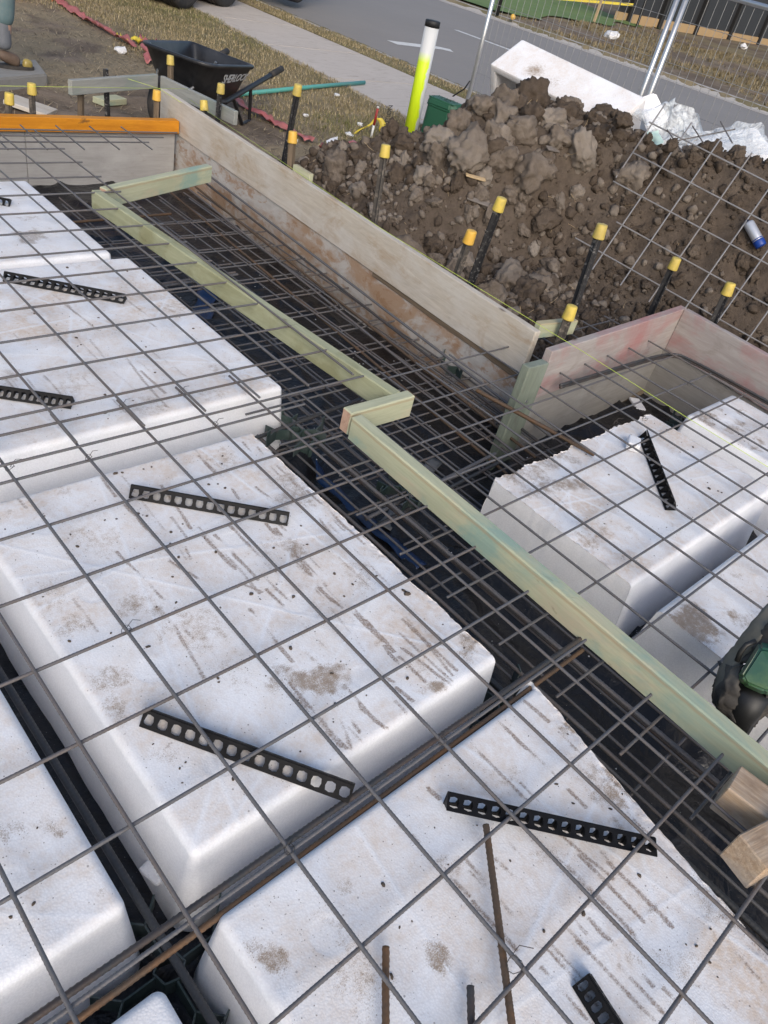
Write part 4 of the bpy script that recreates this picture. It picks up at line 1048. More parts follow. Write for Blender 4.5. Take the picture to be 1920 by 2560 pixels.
# green rails set over the mesh
def rail(label, p0, p1, mat, zt=.025, W=.045, H=.088, ext=0):
    p0 = at(p0[0], p0[1], zt); p1 = at(p1[0], p1[1], zt); d = (p1-p0).normalized()
    o = plank('timber_rail', p0-Vector((0, 0, H/2)), p1+d*ext-Vector((0, 0, H/2)), W, H, mat, None, label=label, cat='timber rail', bev=.004)
    o.data.materials.append(ENDGRAIN)
    for f in o.data.polygons:
        if abs(f.normal.x) > .9: f.material_index = 1
    return o
rail('far short green timber rail reaching towards the stained form wall', (222, 406), (452, 356), GREENPINE, .025)
rail('long olive green timber rail running down the middle from the far corner joint', (206, 409), (858, 850), GREENOLIVE, .0245)
rail('short green timber rail with a sawn pink end joining the two long rails', (750, 886), (889, 848), GREENPINE, .026)
rail('near long green timber rail with blue blotches running to the right edge', (771, 897), (1622, 1607), GREENPINE, .025, ext=.5)
# raw timber blocks at the right edge
b0, b1 = at(1590, 1672, .05), at(1760, 1800, .05)
plank('timber_block', b0+Vector((0, 0, -.05)), b1+Vector((0, 0, -.05)), .085, .085, RAWPINE, None, label='sawn timber block end beside the near green rail at the right edge', cat='timber block')
b0, b1 = at(1628, 1838, .065), at(1790, 1752, .065)
plank('timber_block', b0+Vector((0, 0, -.045)), b1+Vector((0, 0, -.045)), .075, .085, RAWPINE, None, label='lower timber block with a knotted end at the right edge', cat='timber block')
# string lines
def string(label, P): tube('string_line', P, .0011, LIME, None, 5, label=label, cat='string line')
s0 = at(345, 190, .075); s1 = at(830, 498, .07)
string('lime green string line along the long wall and over the porch', [at(410, 215, .07), at(830, 498, .068), at(1265, 763, .066), at(1489, 905, .065), at(1720, 1046, .065)])
string('lime string line running level above the orange beam', [at(-40, 185, .08), at(95, 187, .08), at(407, 192, .075)])
string('short slanting string from the black peg to the wall corner', [at(276, 170, .12), at(345, 192, .075), at(392, 222, .055)])

# ------------------------------------------------------------------ pegs with yellow caps
def cap_mesh(r=.0265, h=.062):
    prof = [(r*1.04, 0), (r*1.05, .004), (r*.97, h*.5), (r*.92, h-.006), (r*.86, h-.0015), (r*.5, h), (0.0005, h)]
    V = []; F = []; n = 20
    for rr, z in prof:
        V += [(rr*math.cos(2*math.pi*k/n), rr*math.sin(2*math.pi*k/n), z) for k in range(n)]
    for i in range(len(prof)-1):
        F += [(i*n+k, i*n+(k+1) % n, (i+1)*n+(k+1) % n, (i+1)*n+k) for k in range(n)]
    F.append(tuple(range(n-1, -1, -1)))
    return mesh('cap', V, F, True)
CAPS = {}
def shaft_mesh(kind, L):
    if kind == 'wood':
        me = box_mesh('shaft', L, .034, .034, .003, 1, 6, .002, L); return me
    bm = bmesh.new(); w, t = .038, .0045                         # steel angle / star section
    prof = []
    for k in range(3):
        a = math.radians(90+120*k); d = Vector((math.cos(a), math.sin(a))); n = Vector((-d.y, d.x))
        prof += [d*.004+n*-t, d*.021-n*t*.8, d*.021+n*t*.8]
    r0 = [bm.verts.new((0, p.x, p.y)) for p in prof]; r1 = [bm.verts.new((L, p.x, p.y)) for p in prof]; n = len(prof)
    for k in range(n): bm.faces.new((r0[k], r0[(k+1) % n], r1[(k+1) % n], r1[k]))
    bm.faces.new(r0[::-1]); bm.faces.new(r1); bmesh.ops.recalc_face_normals(bm, faces=bm.faces)
    me = bpy.data.meshes.new('shaft'); bm.to_mesh(me); bm.free(); return me
def peg(label, top, low, kind='steel', capmat=CAP, mat=None, cap=True, scale=1.0, deep=-.55):
    top, low = Vector(top), Vector(low); d = (top-low).normalized()
    k = (top.z-deep)/d.z; foot = top-d*k
    t = thing('form_peg', label, 'peg', foot, 'pegs with yellow safety caps' if cap else 'bare pegs of the timber profile')
    mat = mat or (BLACKPEG if kind == 'steel' else BROWNPEG)
    M = frame(foot, d, (1, .3, 0)) @ Matrix.Rotation(random.uniform(0, 2), 4, 'X')
    put('shaft', shaft_mesh(kind, (top-foot).length-(.012 if cap else 0)), mat, t, M)
    if cap:
        me = cap_mesh(); Z = Matrix.Identity(4); ax = d; xx = Vector((1, 0, 0)); xx = (xx-ax*xx.dot(ax)).normalized(); yy = ax.cross(xx)
        Mc = Matrix((xx, yy, ax)).transposed().to_4x4(); Mc.translation = top-d*.062*scale
        put('cap', me, capmat, t, Mc @ Matrix.Scale(scale, 4))
    return t
W0, W1 = A_WALL, B_WALL
def wpeg(label, u, v, u2, v2, off, **kw): return peg(label, atp(u, v, W0, W1, off), atp(u2, v2, W0, W1, off), **kw)
O0, O1 = (1.41, 3.30), (2.555, 3.30)
def opeg(label, u, v, u2, v2, off, **kw): return peg(label, atp(u, v, O0, O1, -off), atp(u2, v2, O0, O1, -off), **kw)
opeg('yellow capped peg at the far left behind the orange beam', 20, 200, 20, 245, .05, mat=BROWNSTEEL)
opeg('yellow capped dark peg behind the orange beam, second from the left', 68, 179, 72, 245, .12, mat=BROWNSTEEL)
opeg('peg with an orange tinted cap at the far corner of the long wall', 339, 194, 337, 245, .06, kind='wood', capmat=CAPORANGE, mat=BROWNPEG)
wpeg('brown peg with a yellow cap right in front of the wheelbarrow', 368, 119, 368, 175, .3, kind='wood', mat=BROWNPEG)
wpeg('peg with a smudged yellow cap just behind the long wall top', 440, 216, 443, 262, .08, capmat=CAPDIRTY)
wpeg('yellow capped peg beside the sign written side of the wheelbarrow', 478, 180, 470, 275, .32)
wpeg('tall leaning black peg with yellow cap by the dry grass', 645, 182, 612, 355, .35)
wpeg('short timber peg with a deep yellow cap close behind the long wall', 633, 283, 628, 362, .07, kind='wood', capmat=CAPORANGE, mat=BROWNPEG)
wpeg('yellow capped muddy peg at the left end of the soil heap', 834, 312, 812, 460, .22, mat=BROWNSTEEL)
wpeg('black peg with yellow cap leaning in front of the middle of the soil heap', 1085, 427, 1018, 610, .24)
wpeg('short muddy peg with an orange yellow cap left of the leaning black one', 1020, 498, 985, 598, .12, capmat=CAPORANGE, mat=BROWNSTEEL)
wpeg('tall black peg with yellow cap standing in the soil behind the corner', 1302, 484, 1240, 665, .40)
wpeg('brown peg with a large yellow cap right behind the end of the long wall', 1237, 660, 1205, 745, .16, mat=BROWNSTEEL)
peg('yellow capped black peg behind the pink form corner', atp(1463, 557, A_PK2, B_PK2, -.12), atp(1405, 680, A_PK2, B_PK2, -.12))
peg('rightmost yellow capped peg, behind the red streaked plank', atp(1580, 611, A_PK2, B_PK2, -.08), atp(1540, 700, A_PK2, B_PK2, -.08))
# profile boards with bare pegs
pA0 = atp(150, 176, (1.3, 3.75), (2.9, 3.9)); 
zp = .03
p_a, p_b, p_c = at(150, 172, zp), at(338, 160, zp), at(511, 240, zp)
plank('profile_board', p_a-Vector((0, 0, .045)), p_b-Vector((0, 0, .045)), .035, .09, GREYWOOD, None, label='grey green profile board left of the wheelbarrow, end to the left', cat='timber board')
plank('profile_board', p_b+Vector((.03, -.03, -.046)), p_c-Vector((0, 0, .046)), .035, .09, GREYWOOD, None, label='grey green profile board in front of the wheelbarrow', cat='timber board')
dab = (p_b-p_a).normalized(); nab = Vector((-dab.y, dab.x, 0))
def bare(label, u, v, u2, v2, off, mat, kind='steel'):
    A = p_a+nab*off; B = p_b+nab*off
    return peg(label, atp(u, v, A, B), atp(u2, v2, A, B), cap=False, mat=mat, kind=kind)
bare('bare black steel peg standing behind the left profile board', 229, 149, 233, 245, .04, BLACKPEG)
bare('bare rusty brown peg under the left end of the profile board', 175, 188, 175, 245, .03, BROWNPEG, 'wood')
bd0, bd1 = at(-40, 232, -.31), at(98, 222, -.31)
plank('loose_board', at(20, 214, -.31), at(112, 246, -.34), .20, .03, PALEWOOD, None, label='pale weathered board lying on the dirt behind the orange beam', cat='timber board')
plank('timber_offcut', at(212, 219, -.325), at(262, 215, -.325), .12, .045, GREENPINE, None, label='small green timber offcut on the dirt below the profile board', cat='timber offcut')
plank('timber_offcut', atp(1158, 712, W0, W1, .06), atp(1238, 704, W0, W1, .30), .035, .07, GREENPINE, None, label='green timber cleat behind the end of the long wall', cat='timber offcut')
plank('timber_offcut', atp(636, 366, W0, W1, .05), atp(672, 388, W0, W1, .06), .03, .06, GREENPINE, None, label='green timber cleat behind the long wall by the short peg', cat='timber offcut')

# ================================================================== SOIL HEAP
def d_site(x, y):
    d1_ = x-(wall_x(y)+.07)
    d2_ = np.maximum(x-3.60, y+.05)
    return np.maximum(np.minimum(d1_, d2_), 0)
_OO = Vector((4.432, .952, .619)); _OI = Vector((-.57, -.053, -.82)); _OJ = Vector((.263, -.957, -.122))
_sil = [atp(u, v, (xr, 0), (xr, 1)) for u, v, xr in ((1700, 352, 4.6), (1659, 338, 4.8), (1600, 318, 4.8), (1550, 308, 4.75), (1490, 325, 4.7), (1440, 318, 4.65), (1385, 284, 4.55), (1330, 262, 4.5), (1285, 246, 4.4), (1215, 235, 4.3), (1160, 215, 4.2), (1115, 222, 4.1), (1085, 240, 4.1), (1040, 285, 4.0), (985, 305, 4.0), (930, 318, 4.0), (870, 325, 3.9), (790, 345, 3.7), (720, 362, 3.5), (650, 385, 3.3))]
SIL_Y = np.array([-4.0, -1.5]+[p.y for p in _sil]+[3.8]); SIL_Z = np.array([.66, .68]+[p.z+(.03 if p.y > 1.45 else -.03) for p in _sil]+[-.6])
_o = np.argsort(SIL_Y); SIL_Y, SIL_Z = SIL_Y[_o], SIL_Z[_o]
def heap_z(x, y):
    d = d_site(x, y)
    cap = np.interp(y, SIL_Y, SIL_Z) if SIL_Y is not None else np.interp(y, [-2.6, -1.6, -.2, .5, 1.05, 1.45, 1.75, 2.05, 2.4, 2.8, 3.3, 3.7], [.74, .76, .77, .68, .64, .66, .60, .28, .03, -.19, -.37, -.5])
    foot = np.interp(y, [-1, .95, 1.5, 3], [3.95, 3.86, 2.90, 2.72]); slope = np.interp(y, [.95, 1.5], [1.36, .84])
    front = np.minimum(-.33+.10*np.minimum(d, 1.0)+slope*np.maximum(x-foot, 0), -.33+1.2*d)
    rx = np.interp(y, [-2, 0, 1, 2, 3], [5.1, 4.9, 4.7, 4.3, 3.7])
    pn = _OI.cross(_OJ); zp_ = _OO.z-(pn.x*(x-_OO.x)+pn.y*(y-_OO.y))/pn.z-.07
    wgt = np.clip((1.25-y)/.35, 0, 1); front = np.where(x > 3.5, front+(np.minimum(front, zp_)-front)*wgt, front); front = np.maximum(front, -.33+.10*np.minimum(d, 1.0)-.6*(d <= 0))
    back = cap+.05-(x-rx)*.95
    side = -.36+.75*(3.75-y)*.6
    P = np.c_[x, y]
    k = 18.0
    h = -np.log(np.exp(-k*front)+np.exp(-k*cap)+np.exp(-k*back)+np.exp(-k*side))/k
    n = fbm(P*2.2, 101, 3)*.05+fbm(P*6.5, 103, 3)*.035+fbm(P*20, 107, 3)*.012
    f = np.clip((h+.36)/.25, 0, 1)
    return np.where(h > -.40, h+n*f, -.45)
heap = thing('soil_heap', 'large heap of brown excavated clay soil and clods behind the form walls', 'soil heap', (3.9, .9, -.40))
def mound():
    X = np.arange(2.5, 6.2, .02); Y = np.arange(-3.0, 3.9, .02)
    gx, gy = np.meshgrid(X, Y, indexing='ij'); x, y = gx.ravel(), gy.ravel()
    z = heap_z(x, y)
    F = grid_faces(len(X), len(Y)); k = (z > -.43) & ~in_site(x-.02, y); F = F[k[F].all(1)]
    me = mesh('mound', np.c_[x, y, z]-np.array([3.9, .9, -.40]), F, True)
    put('mound', me, SOIL, heap, Matrix.Translation((3.9, .9, -.40)))
mound()
def hit(u, v, lift=0.0):
    d = _ray(u, v); t = np.arange(2.2, 9, .01); P = CAM_C+t[:, None]*d
    ok = P[:, 2]-lift < heap_z(P[:, 0], P[:, 1]); i = int(np.argmax(ok)) if ok.any() else int(np.argmin(np.abs(P[:, 0]-4.2)))
    return Vector(P[i])
def clod_variants(n, sub, seed, rough=1.0):
    out = []
    for k in range(n):
        bm = bmesh.new(); bmesh.ops.create_icosphere(bm, subdivisions=sub, radius=1)
        P = np.array([v.co[:] for v in bm.verts]); F = np.array([[v.index for v in f.verts] for f in bm.faces]); bm.free()
        q = P.copy()
        # broken facets, then crumbly relief
        g = np.random.default_rng(seed+k)
        for j in range(9):
            nrm_ = g.normal(size=3); nrm_ /= np.linalg.norm(nrm_); c = g.uniform(.55, .92)
            s = q @ nrm_; q = q-np.maximum(s-c, 0)[:, None]*nrm_*.65
        q = q*(1+rough*(.22*fbm(P*1.6+k*9.1, seed, 3)+.13*fbm(P*4.5+k*5, seed+5, 3)+.075*fbm(P*11, seed+9, 3)))[:, None]
        q = q*g.uniform([.85, .75, .6], [1.25, 1.1, .95])
        out.append((q, F))
    return out
BIG = [mesh('clod', q, F, True) for q, F in clod_variants(10, 4, 300, 1.25)]
MID_ = clod_variants(12, 2, 500, 1.3); SMALL = clod_variants(10, 1, 700, 1.2)
def rot3(g):
    e = Euler((g.uniform(0, 6.28), g.uniform(0, 6.28), g.uniform(0, 6.28))); return e.to_matrix()
def clod(p, r, mat, sink=.35):
    me = random.choice(BIG)
    if mat is not CLOD:
        key = me.name+mat.name
        if key not in clod.c:
            m2 = me.copy(); m2.materials.clear(); m2.materials.append(mat); clod.c[key] = m2
        me = clod.c[key]
    elif len(me.materials) == 0: me.materials.append(CLOD)
    M = Matrix.Translation(Vector(p)+Vector((0, 0, r*(.5-sink)))) @ rot3(random).to_4x4() @ Matrix.Scale(r, 4)
    put('clod', me, mat, heap, M)
clod.c = {}
BIGSPOTS = [(1152, 222, .135), (1085, 262, .10), (1010, 345, .145), (955, 305, .09), (872, 320, .10), (915, 385, .08), (1090, 330, .085), (1150, 380, .150), (1178, 478, .105), (1062, 300, .09), (1125, 285, .11), (1205, 300, .10), (1215, 250, .10), (1280, 270, .09), (1325, 300, .08), (1250, 330, .14), (985, 400, .07), (1045, 385, .06), (1035, 420, .065), (820, 350, .06), (775, 345, .055), (870, 350, .055), (1300, 250, .07), (1345, 262, .06), (1400, 300, .06), (1445, 320, .07), (1540, 330, .09), (1590, 340, .08), (1630, 355, .075), (1500, 345, .07), (1100, 420, .06), (1120, 455, .05), (1080, 480, .05), (940, 440, .05), (900, 425, .05), (1600, 575, .06), (1330, 380, .05), (1070, 555, .06), (1010, 465, .05), (1150, 545, .05), (1320, 520, .05), (1385, 500, .04), (1460, 610, .045), (1500, 545, .05), (1395, 620, .04), (700, 345, .05), (738, 372, .05), (660, 352, .04), (1180, 340, .06), (1240, 420, .07), (1210, 440, .05), (1130, 500, .05)]
def clods():
    for i, (u, v, r) in enumerate(BIGSPOTS):
        p = hit(u, v); clod(p, r*(.6 if u > 1375 and v < 362 else .92), CLOD if (u < 1260 and i % 4) else CLODDARK, .38)
    n = 0
    while n < 235:
        x, y = random.uniform(2.6, 5.0), random.uniform(-1.2, 3.3)
        z = float(heap_z(np.array([x]), np.array([y]))[0])
        if z < -.36 or bool(in_site(np.array([x-.06]), np.array([y]))[0]): continue
        core = (y > .75 and y < 2.5 and x > 2.95 and x < 4.3)
        r = (.035+.075*random.random()**1.7) if core else (.024+.04*random.random()**2)
        if not core and random.random() < .45: continue
        clod((x, y, z), r, CLOD if random.random() < (.55 if y > .7 else .2) else CLODDARK, .30); n += 1
    # the crumb between the clods
    for nm, var, cnt, r0, r1, mat in (('crumbled_clods', MID_, 3000, .011, .038, CLODDARK), ('dry_crumbled_clods', MID_, 1700, .010, .036, CLOD), ('fine_crumb', SMALL, 13000, .004, .014, CLODDARK)):
        V = []; F = []; k = 0; c = 0
        while c < cnt:
            m = cnt*2; x = rng.uniform(2.5, 5.2, m); y = rng.uniform(-2.0, 3.9, m); z = heap_z(x, y)
            dens = rng.uniform(0, 1, m) < np.where(z > -.33, 1, .30)
            if mat is CLOD: dens &= (y > .55+.5*rng.normal(size=m)) & (x < 4.6)
            ok = (z > -.42) & ~in_site(x-.05, y) & dens
            x, y, z = x[ok], y[ok], np.maximum(z[ok], GZ)
            for a, b, h in zip(x, y, z):
                if c >= cnt: break
                q, f = var[c % len(var)]; r = r0+(r1-r0)*rng.uniform()**2
                R3 = np.array(rot3(random)); V.append(q @ R3.T*r+[a, b, h+r*.35]); F.append(f+k); k += len(q); c += 1
        me = mesh(nm, np.concatenate(V)-np.array([3.9, .9, -.40]), np.concatenate(F), False)
        put(nm, me, mat, heap, Matrix.Translation((3.9, .9, -.40)), kind='stuff')
clods()
# roots and straw caught in the heap
def roots():
    V = []; F = []; k = 0
    for i in range(260):
        x, y = rng.uniform(2.7, 4.8), rng.uniform(-1.2, 3.0); z = float(heap_z(np.array([x]), np.array([y]))[0])
        if z < -.4 or in_site(np.array([x-.05]), np.array([y]))[0]: continue
        p = Vector((x, y, z+.02)); P = [p]; d = Vector(rng.normal(size=3)).normalized()
        for j in range(4):
            d = (d+Vector(rng.normal(size=3))*.45).normalized(); p = p+d*.022; P.append(p.copy())
        v, f = tube_data(P, .0011, 4, False); V += v; F += [tuple(a+k for a in g) for g in f]; k += len(v)
    put('fine_roots', mesh('fine_roots', [Vector(v)-Vector((3.9, .9, -.40)) for v in V], F), CARD, heap, Matrix.Translation((3.9, .9, -.40)), kind='stuff')
roots()
def chip(label, u, v, L, W, mat, rz, tilt, cat='bark'):
    p = hit(u, v, .03); me = box_mesh('bark_piece', L, W, .008, .002, 1, 6, .010, u)
    put('bark_piece', me, mat, M=Matrix.Translation(p+Vector((-L/2*math.cos(rz), -L/2*math.sin(rz), .045))) @ Euler((tilt, .15, rz)).to_matrix().to_4x4(), label=label, cat=cat)
chip('grey curved strip of bark near the top of the soil heap', 1195, 335, .17, .035, LEAFDRY, .1, .5)
chip('grey brown strip of bark half buried on the left of the soil heap', 1030, 445, .15, .035, LEAFDRY, -.9, .4)
chip('splintered piece of pale wood on the left side of the soil heap', 1022, 395, .13, .03, CARD, -.6, .3, 'wood splinter')
tube('green_strap', [hit(1005, 335, .05), hit(1020, 318, .08)+Vector((0, 0, .02)), hit(1035, 305, .07)], .004, SPACER, None, 6, label='dark green plastic strip sticking out of the soil heap', cat='plastic strip')

# ------------------------------------------------------------------ mesh offcut leaning on the heap
mo = thing('mesh_offcut', 'offcut of grey mesh leaning on the right side of the soil heap', 'steel mesh', (4.43, .95, .62))
OO = Vector((4.432, .952, .619))+Vector((-.03, -.01, .025)); iI = Vector((-.57, -.053, -.82)); jJ = Vector((.263, -.957, -.122))
for i in range(5):
    bar(OO+iI*.2*i+jJ*(.16 if i == 3 else .0 if i else -.02), OO+iI*.2*i+jJ*1.5, .0046, mo, PALESTEEL)
for j in range(0, 8):
    bar(OO+jJ*.2*j-iI*(.10 if j else .13)+Vector((.006, 0, .004)), OO+jJ*.2*j+iI*(.92 if j > 0 else .38)+Vector((.006, 0, .004)), .0046, mo, PALESTEEL)
p = OO+jJ*.62+iI*.05
m2 = thing('mesh_offcut', 'small bent bit of grey mesh poking up against the white wrapped foam', 'steel mesh', atd(1460, 305, 5.35))
P0_, P1_ = atd(1462, 304, 5.3), atd(1588, 279, 5.45)
bar(P0_, P1_, .0036, m2)
for a, b in (((1496, 272), (1520, 310)), ((1556, 262), (1582, 309)), ((1441, 280), (1475, 330))):
    bar(atd(a[0], a[1], 5.4), atd(b[0], b[1], 5.3), .0036, m2)

# ------------------------------------------------------------------ discarded pod behind the heap, tipped up with its hollow side to the camera
def hollow_pod(label, TL, TR, BL, depth, M=None):
    """TL-TR is the long top edge, BL the lower end of the visible side face; the cells face downwards"""
    X = (TR-TL); L = X.length; X.normalize(); Y = (BL-TL); Y = Y-X*Y.dot(X); W = Y.length; Y.normalize()
    n = Y.cross(X).normalized()                              # out of the visible side face
    if n.dot(Vector(CAM_C)-TL) < 0: n = -n
    bm = bmesh.new()
    # body: side face L x W, body extends away from the viewer (-n) by depth; hollows open in the face at the lower end
    t = .05; nx, nz = 3, 3
    def P(a, b, c): return TL+X*a+Y*b-n*c
    xs = [0]; 
    for k in range(nx): xs += [t+k*(L-t)/nx, (k+1)*(L-t)/nx]
    xs.append(L); xs = sorted(set(round(x, 5) for x in xs))
    zs = [0]
    for k in range(nz): zs += [t+k*(depth-t)/nz, (k+1)*(depth-t)/nz]
    zs.append(depth); zs = sorted(set(round(x, 5) for x in zs))
    g = [[bm.verts.new(P(x, W, z)) for z in zs] for x in xs]
    cells = []
    for i in range(len(xs)-1):
        for j in range(len(zs)-1):
            f = bm.faces.new((g[i][j], g[i+1][j], g[i+1][j+1], g[i][j+1]))
            if i % 2 == 1 and j % 2 == 1 and i < len(xs)-2+1 and j < len(zs)-2+1: cells.append(f)
    for f in cells:
        r = bmesh.ops.extrude_face_region(bm, geom=[f]); vs = [v for v in r['geom'] if isinstance(v, bmesh.types.BMVert)]
        c = sum((v.co for v in vs), Vector())/len(vs)
        for v in vs: v.co = c+(v.co-c)*.86-Y*(W-.06)
    bmesh.ops.delete(bm, geom=[f for f in cells if f.is_valid], context='FACES')
    # outer walls
    top = {}
    def tv(i, j):
        if (i, j) not in top: top[(i, j)] = bm.verts.new(P(xs[i], 0, zs[j]))
        return top[(i, j)]
    nX, nZ = len(xs), len(zs)
    for i in range(nX-1):
        bm.faces.new((g[i][0], tv(i, 0), tv(i+1, 0), g[i+1][0])); bm.faces.new((g[i][nZ-1], g[i+1][nZ-1], tv(i+1, nZ-1), tv(i, nZ-1)))
        for j in range(nZ-1): bm.faces.new((tv(i, j), tv(i, j+1), tv(i+1, j+1), tv(i+1, j)))
    for j in range(nZ-1):
        bm.faces.new((g[0][j], g[0][j+1], tv(0, j+1), tv(0, j))); bm.faces.new((g[nX-1][j], tv(nX-1, j), tv(nX-1, j+1), g[nX-1][j+1]))
    bmesh.ops.recalc_face_normals(bm, faces=bm.faces)
    ed = [e for e in bm.edges if len(e.link_faces) == 2 and e.calc_face_angle(0) > .6]
    bmesh.ops.bevel(bm, geom=ed, offset=.014, segments=2, affect='EDGES', profile=.6)
    me = bpy.data.meshes.new('foam_pod'); bmesh.ops.subdivide_edges(bm, edges=[e for e in bm.edges if e.calc_length() > .06], cuts=9, use_grid_fill=True); bm.to_mesh(me); bm.free()
    co = np.array([v.co[:] for v in me.vertices]); s = np.zeros((len(co), 3)); s[:, 2] = .5
    c = np.array(TL+X*L*.28+Y*W*.62); q = np.linalg.norm(co-c, axis=1); s[:, 0] = np.clip(.9-q/.12, 0, 1)
    c2 = np.array(TL+X*L*.45+Y*W*.7); s[:, 0] = np.maximum(s[:, 0], np.clip(.5-np.linalg.norm(co-c2, axis=1)/.25, 0, 1))
    colattr(me, 'stain', s)
    o = put('foam_pod', me, EPS, label=label, cat='foam pod')
    md = o.modifiers.new('fine', 'SUBSURF'); md.subdivision_type = 'SIMPLE'; md.levels = 1; md.render_levels = 1
    return o
D0 = 6.12
TLp, TRp, BLp = atd(1128, 84, D0+.25), atd(1397, 212, D0-.25), atd(1083, 150, D0-.02)
hollow_pod('discarded white foam pod tipped on its side behind the soil heap, hollow cells showing', TLp, TRp, BLp, 1.0)
def slab_piece(label, pts, dist, thick, mat=EPS, name='foam_piece', cat='foam piece'):
    """a block whose near outline is pts, seen at dist and thick deep"""
    P = [atd(u, v, d) for (u, v), d in zip(pts, dist)]; c = sum(P, Vector())/len(P)
    nrm_ = (P[1]-P[0]).cross(P[2]-P[0]).normalized()
    if nrm_.dot(Vector(CAM_C)-c) < 0: nrm_ = -nrm_
    V = P+[p-nrm_*thick for p in P]; n = len(P)
    F = [tuple(range(n)), tuple(range(2*n-1, n-1, -1))]+[(i, i+n, (i+1) % n+n, (i+1) % n) for i in range(n)]
    me = mesh(name, V, F); bm = bmesh.new(); bm.from_mesh(me); bmesh.ops.recalc_face_normals(bm, faces=bm.faces)
    bmesh.ops.bevel(bm, geom=bm.edges[:], offset=.012, segments=2, affect='EDGES'); bm.to_mesh(me); bm.free()
    if mat is EPS: colattr(me, 'stain', np.tile([.0, 0, .15], (len(me.vertices), 1)))
    return put(name, me, mat, label=label, cat=cat)
slab_piece('small clean white foam slab standing between the tipped pod and the road', [(1376, 212), (1417, 198), (1447, 258), (1400, 285)], [6.1, 6.15, 6.1, 6.0], .12)
slab_piece('white foam pod wrapped in clear plastic at the right behind the heap', [(1490, 300), (1632, 272), (1668, 320), (1655, 350), (1560, 400), (1500, 350)], [6.05, 6.0, 5.9, 5.8, 5.75, 5.85], .5)
def film(name, label, pts, dist, mat, amp=.03, nu=22, nv=16, seed=0, cat='plastic film'):
    """crumpled film spanning a four sided area"""
    Q = [atd(u, v, d) for (u, v), d in zip(pts, dist)]; V = []
    for i in range(nu):
        for j in range(nv):
            a, b = i/(nu-1), j/(nv-1)
            p = (Q[0]*(1-a)+Q[1]*a)*(1-b)+(Q[3]*(1-a)+Q[2]*a)*b
            V.append(p)
    V = np.array([v[:] for v in V]); N = np.c_[fbm(V*7+seed, seed, 3), fbm(V*7+seed+9, seed+3, 3), np.abs(fbm(V*6+seed, seed+6, 3))]
    return put(name, mesh(name, V+N*amp, grid_faces(nu, nv), True), mat, label=label, cat=cat)
film('plastic_bag', 'crumpled clear plastic bag heaped right of the tipped foam pod', [(1375, 238), (1440, 232), (1465, 330), (1395, 318)], [5.85, 5.9, 5.65, 5.65], FILM, .09, 30, 26, 1, 'plastic bag')
film('plastic_bag', 'second crumpled clear plastic bag by the bent mesh', [(1430, 250), (1488, 262), (1500, 335), (1440, 335)], [5.85, 5.85, 5.65, 5.65], FILM, .09, 30, 26, 4, 'plastic bag')
film('plastic_sheet', 'clear plastic sheet pulled over the wrapped foam at the right', [(1482, 290), (1640, 266), (1672, 335), (1500, 330)], [5.95, 5.9, 5.66, 5.74], FILM, .035, 24, 18, 7)
film('green_film_scrap', 'pale green crumpled film inside the clear bags', [(1410, 290), (1436, 288), (1440, 318), (1408, 318)], [5.66, 5.66, 5.6, 5.6], GREENFILM, .05, 14, 12, 9, 'plastic film')

# ------------------------------------------------------------------ spray can on the soil
def spray_can():
    c = hit(1632, 505, .02); dc = (c-Vector(CAM_C)).length; c = atd(1628, 502, dc-.05); ax = (atd(1643, 530, dc-.06)-atd(1612, 474, dc-.03)).normalized()
    t = thing('spray_can', 'dented silver and dark spray can with a blue end lying on the soil', 'spray can', c)
    M = frame(c-ax*.07, ax)
    def lathe(prof, n=20):
        V = []; F = []
        for x, r in prof: V += [(x, r*math.cos(2*math.pi*k/n), r*math.sin(2*math.pi*k/n)) for k in range(n)]
        for i in range(len(prof)-1): F += [(i*n+k, i*n+(k+1) % n, (i+1)*n+(k+1) % n, (i+1)*n+k) for k in range(n)]
        F += [tuple(range(n-1, -1, -1)), tuple((len(prof)-1)*n+k for k in range(n))]
        return V, F
    s = 1.15
    V, F = lathe([(0, .016), (.004, .024), (.012, .0265), (.105, .0265), (.108, .0262)]); me = mesh('can_body', np.array(V)*s, F, True)
    me.materials.append(CANSILVER); me.materials.append(CANDARK)
    n = 20
    for i, pl in enumerate(me.polygons):
        c_ = pl.center
        if abs(math.atan2(c_.y, -c_.z) - 1.9) < .75: pl.material_index = 1
    put('can_body', me, CANSILVER, t, M)
    V, F = lathe([(.108, .0272), (.112, .0278), (.138, .027), (.144, .024)]); put('can_end', mesh('can_end', np.array(V)*s, F, True), CANBLUE, t, M)
    V, F = lathe([(-.016, .006), (-.014, .009), (-.002, .010), (.0005, .017)]); put('nozzle', mesh('nozzle', np.array(V)*s, F, True), CANDARK, t, M)
    V, F = lathe([(.099, .0268), (.104, .0269)]); put('blue_band', mesh('blue_band', np.array(V)*s, F, True), CANBLUE, t, M)
spray_can()

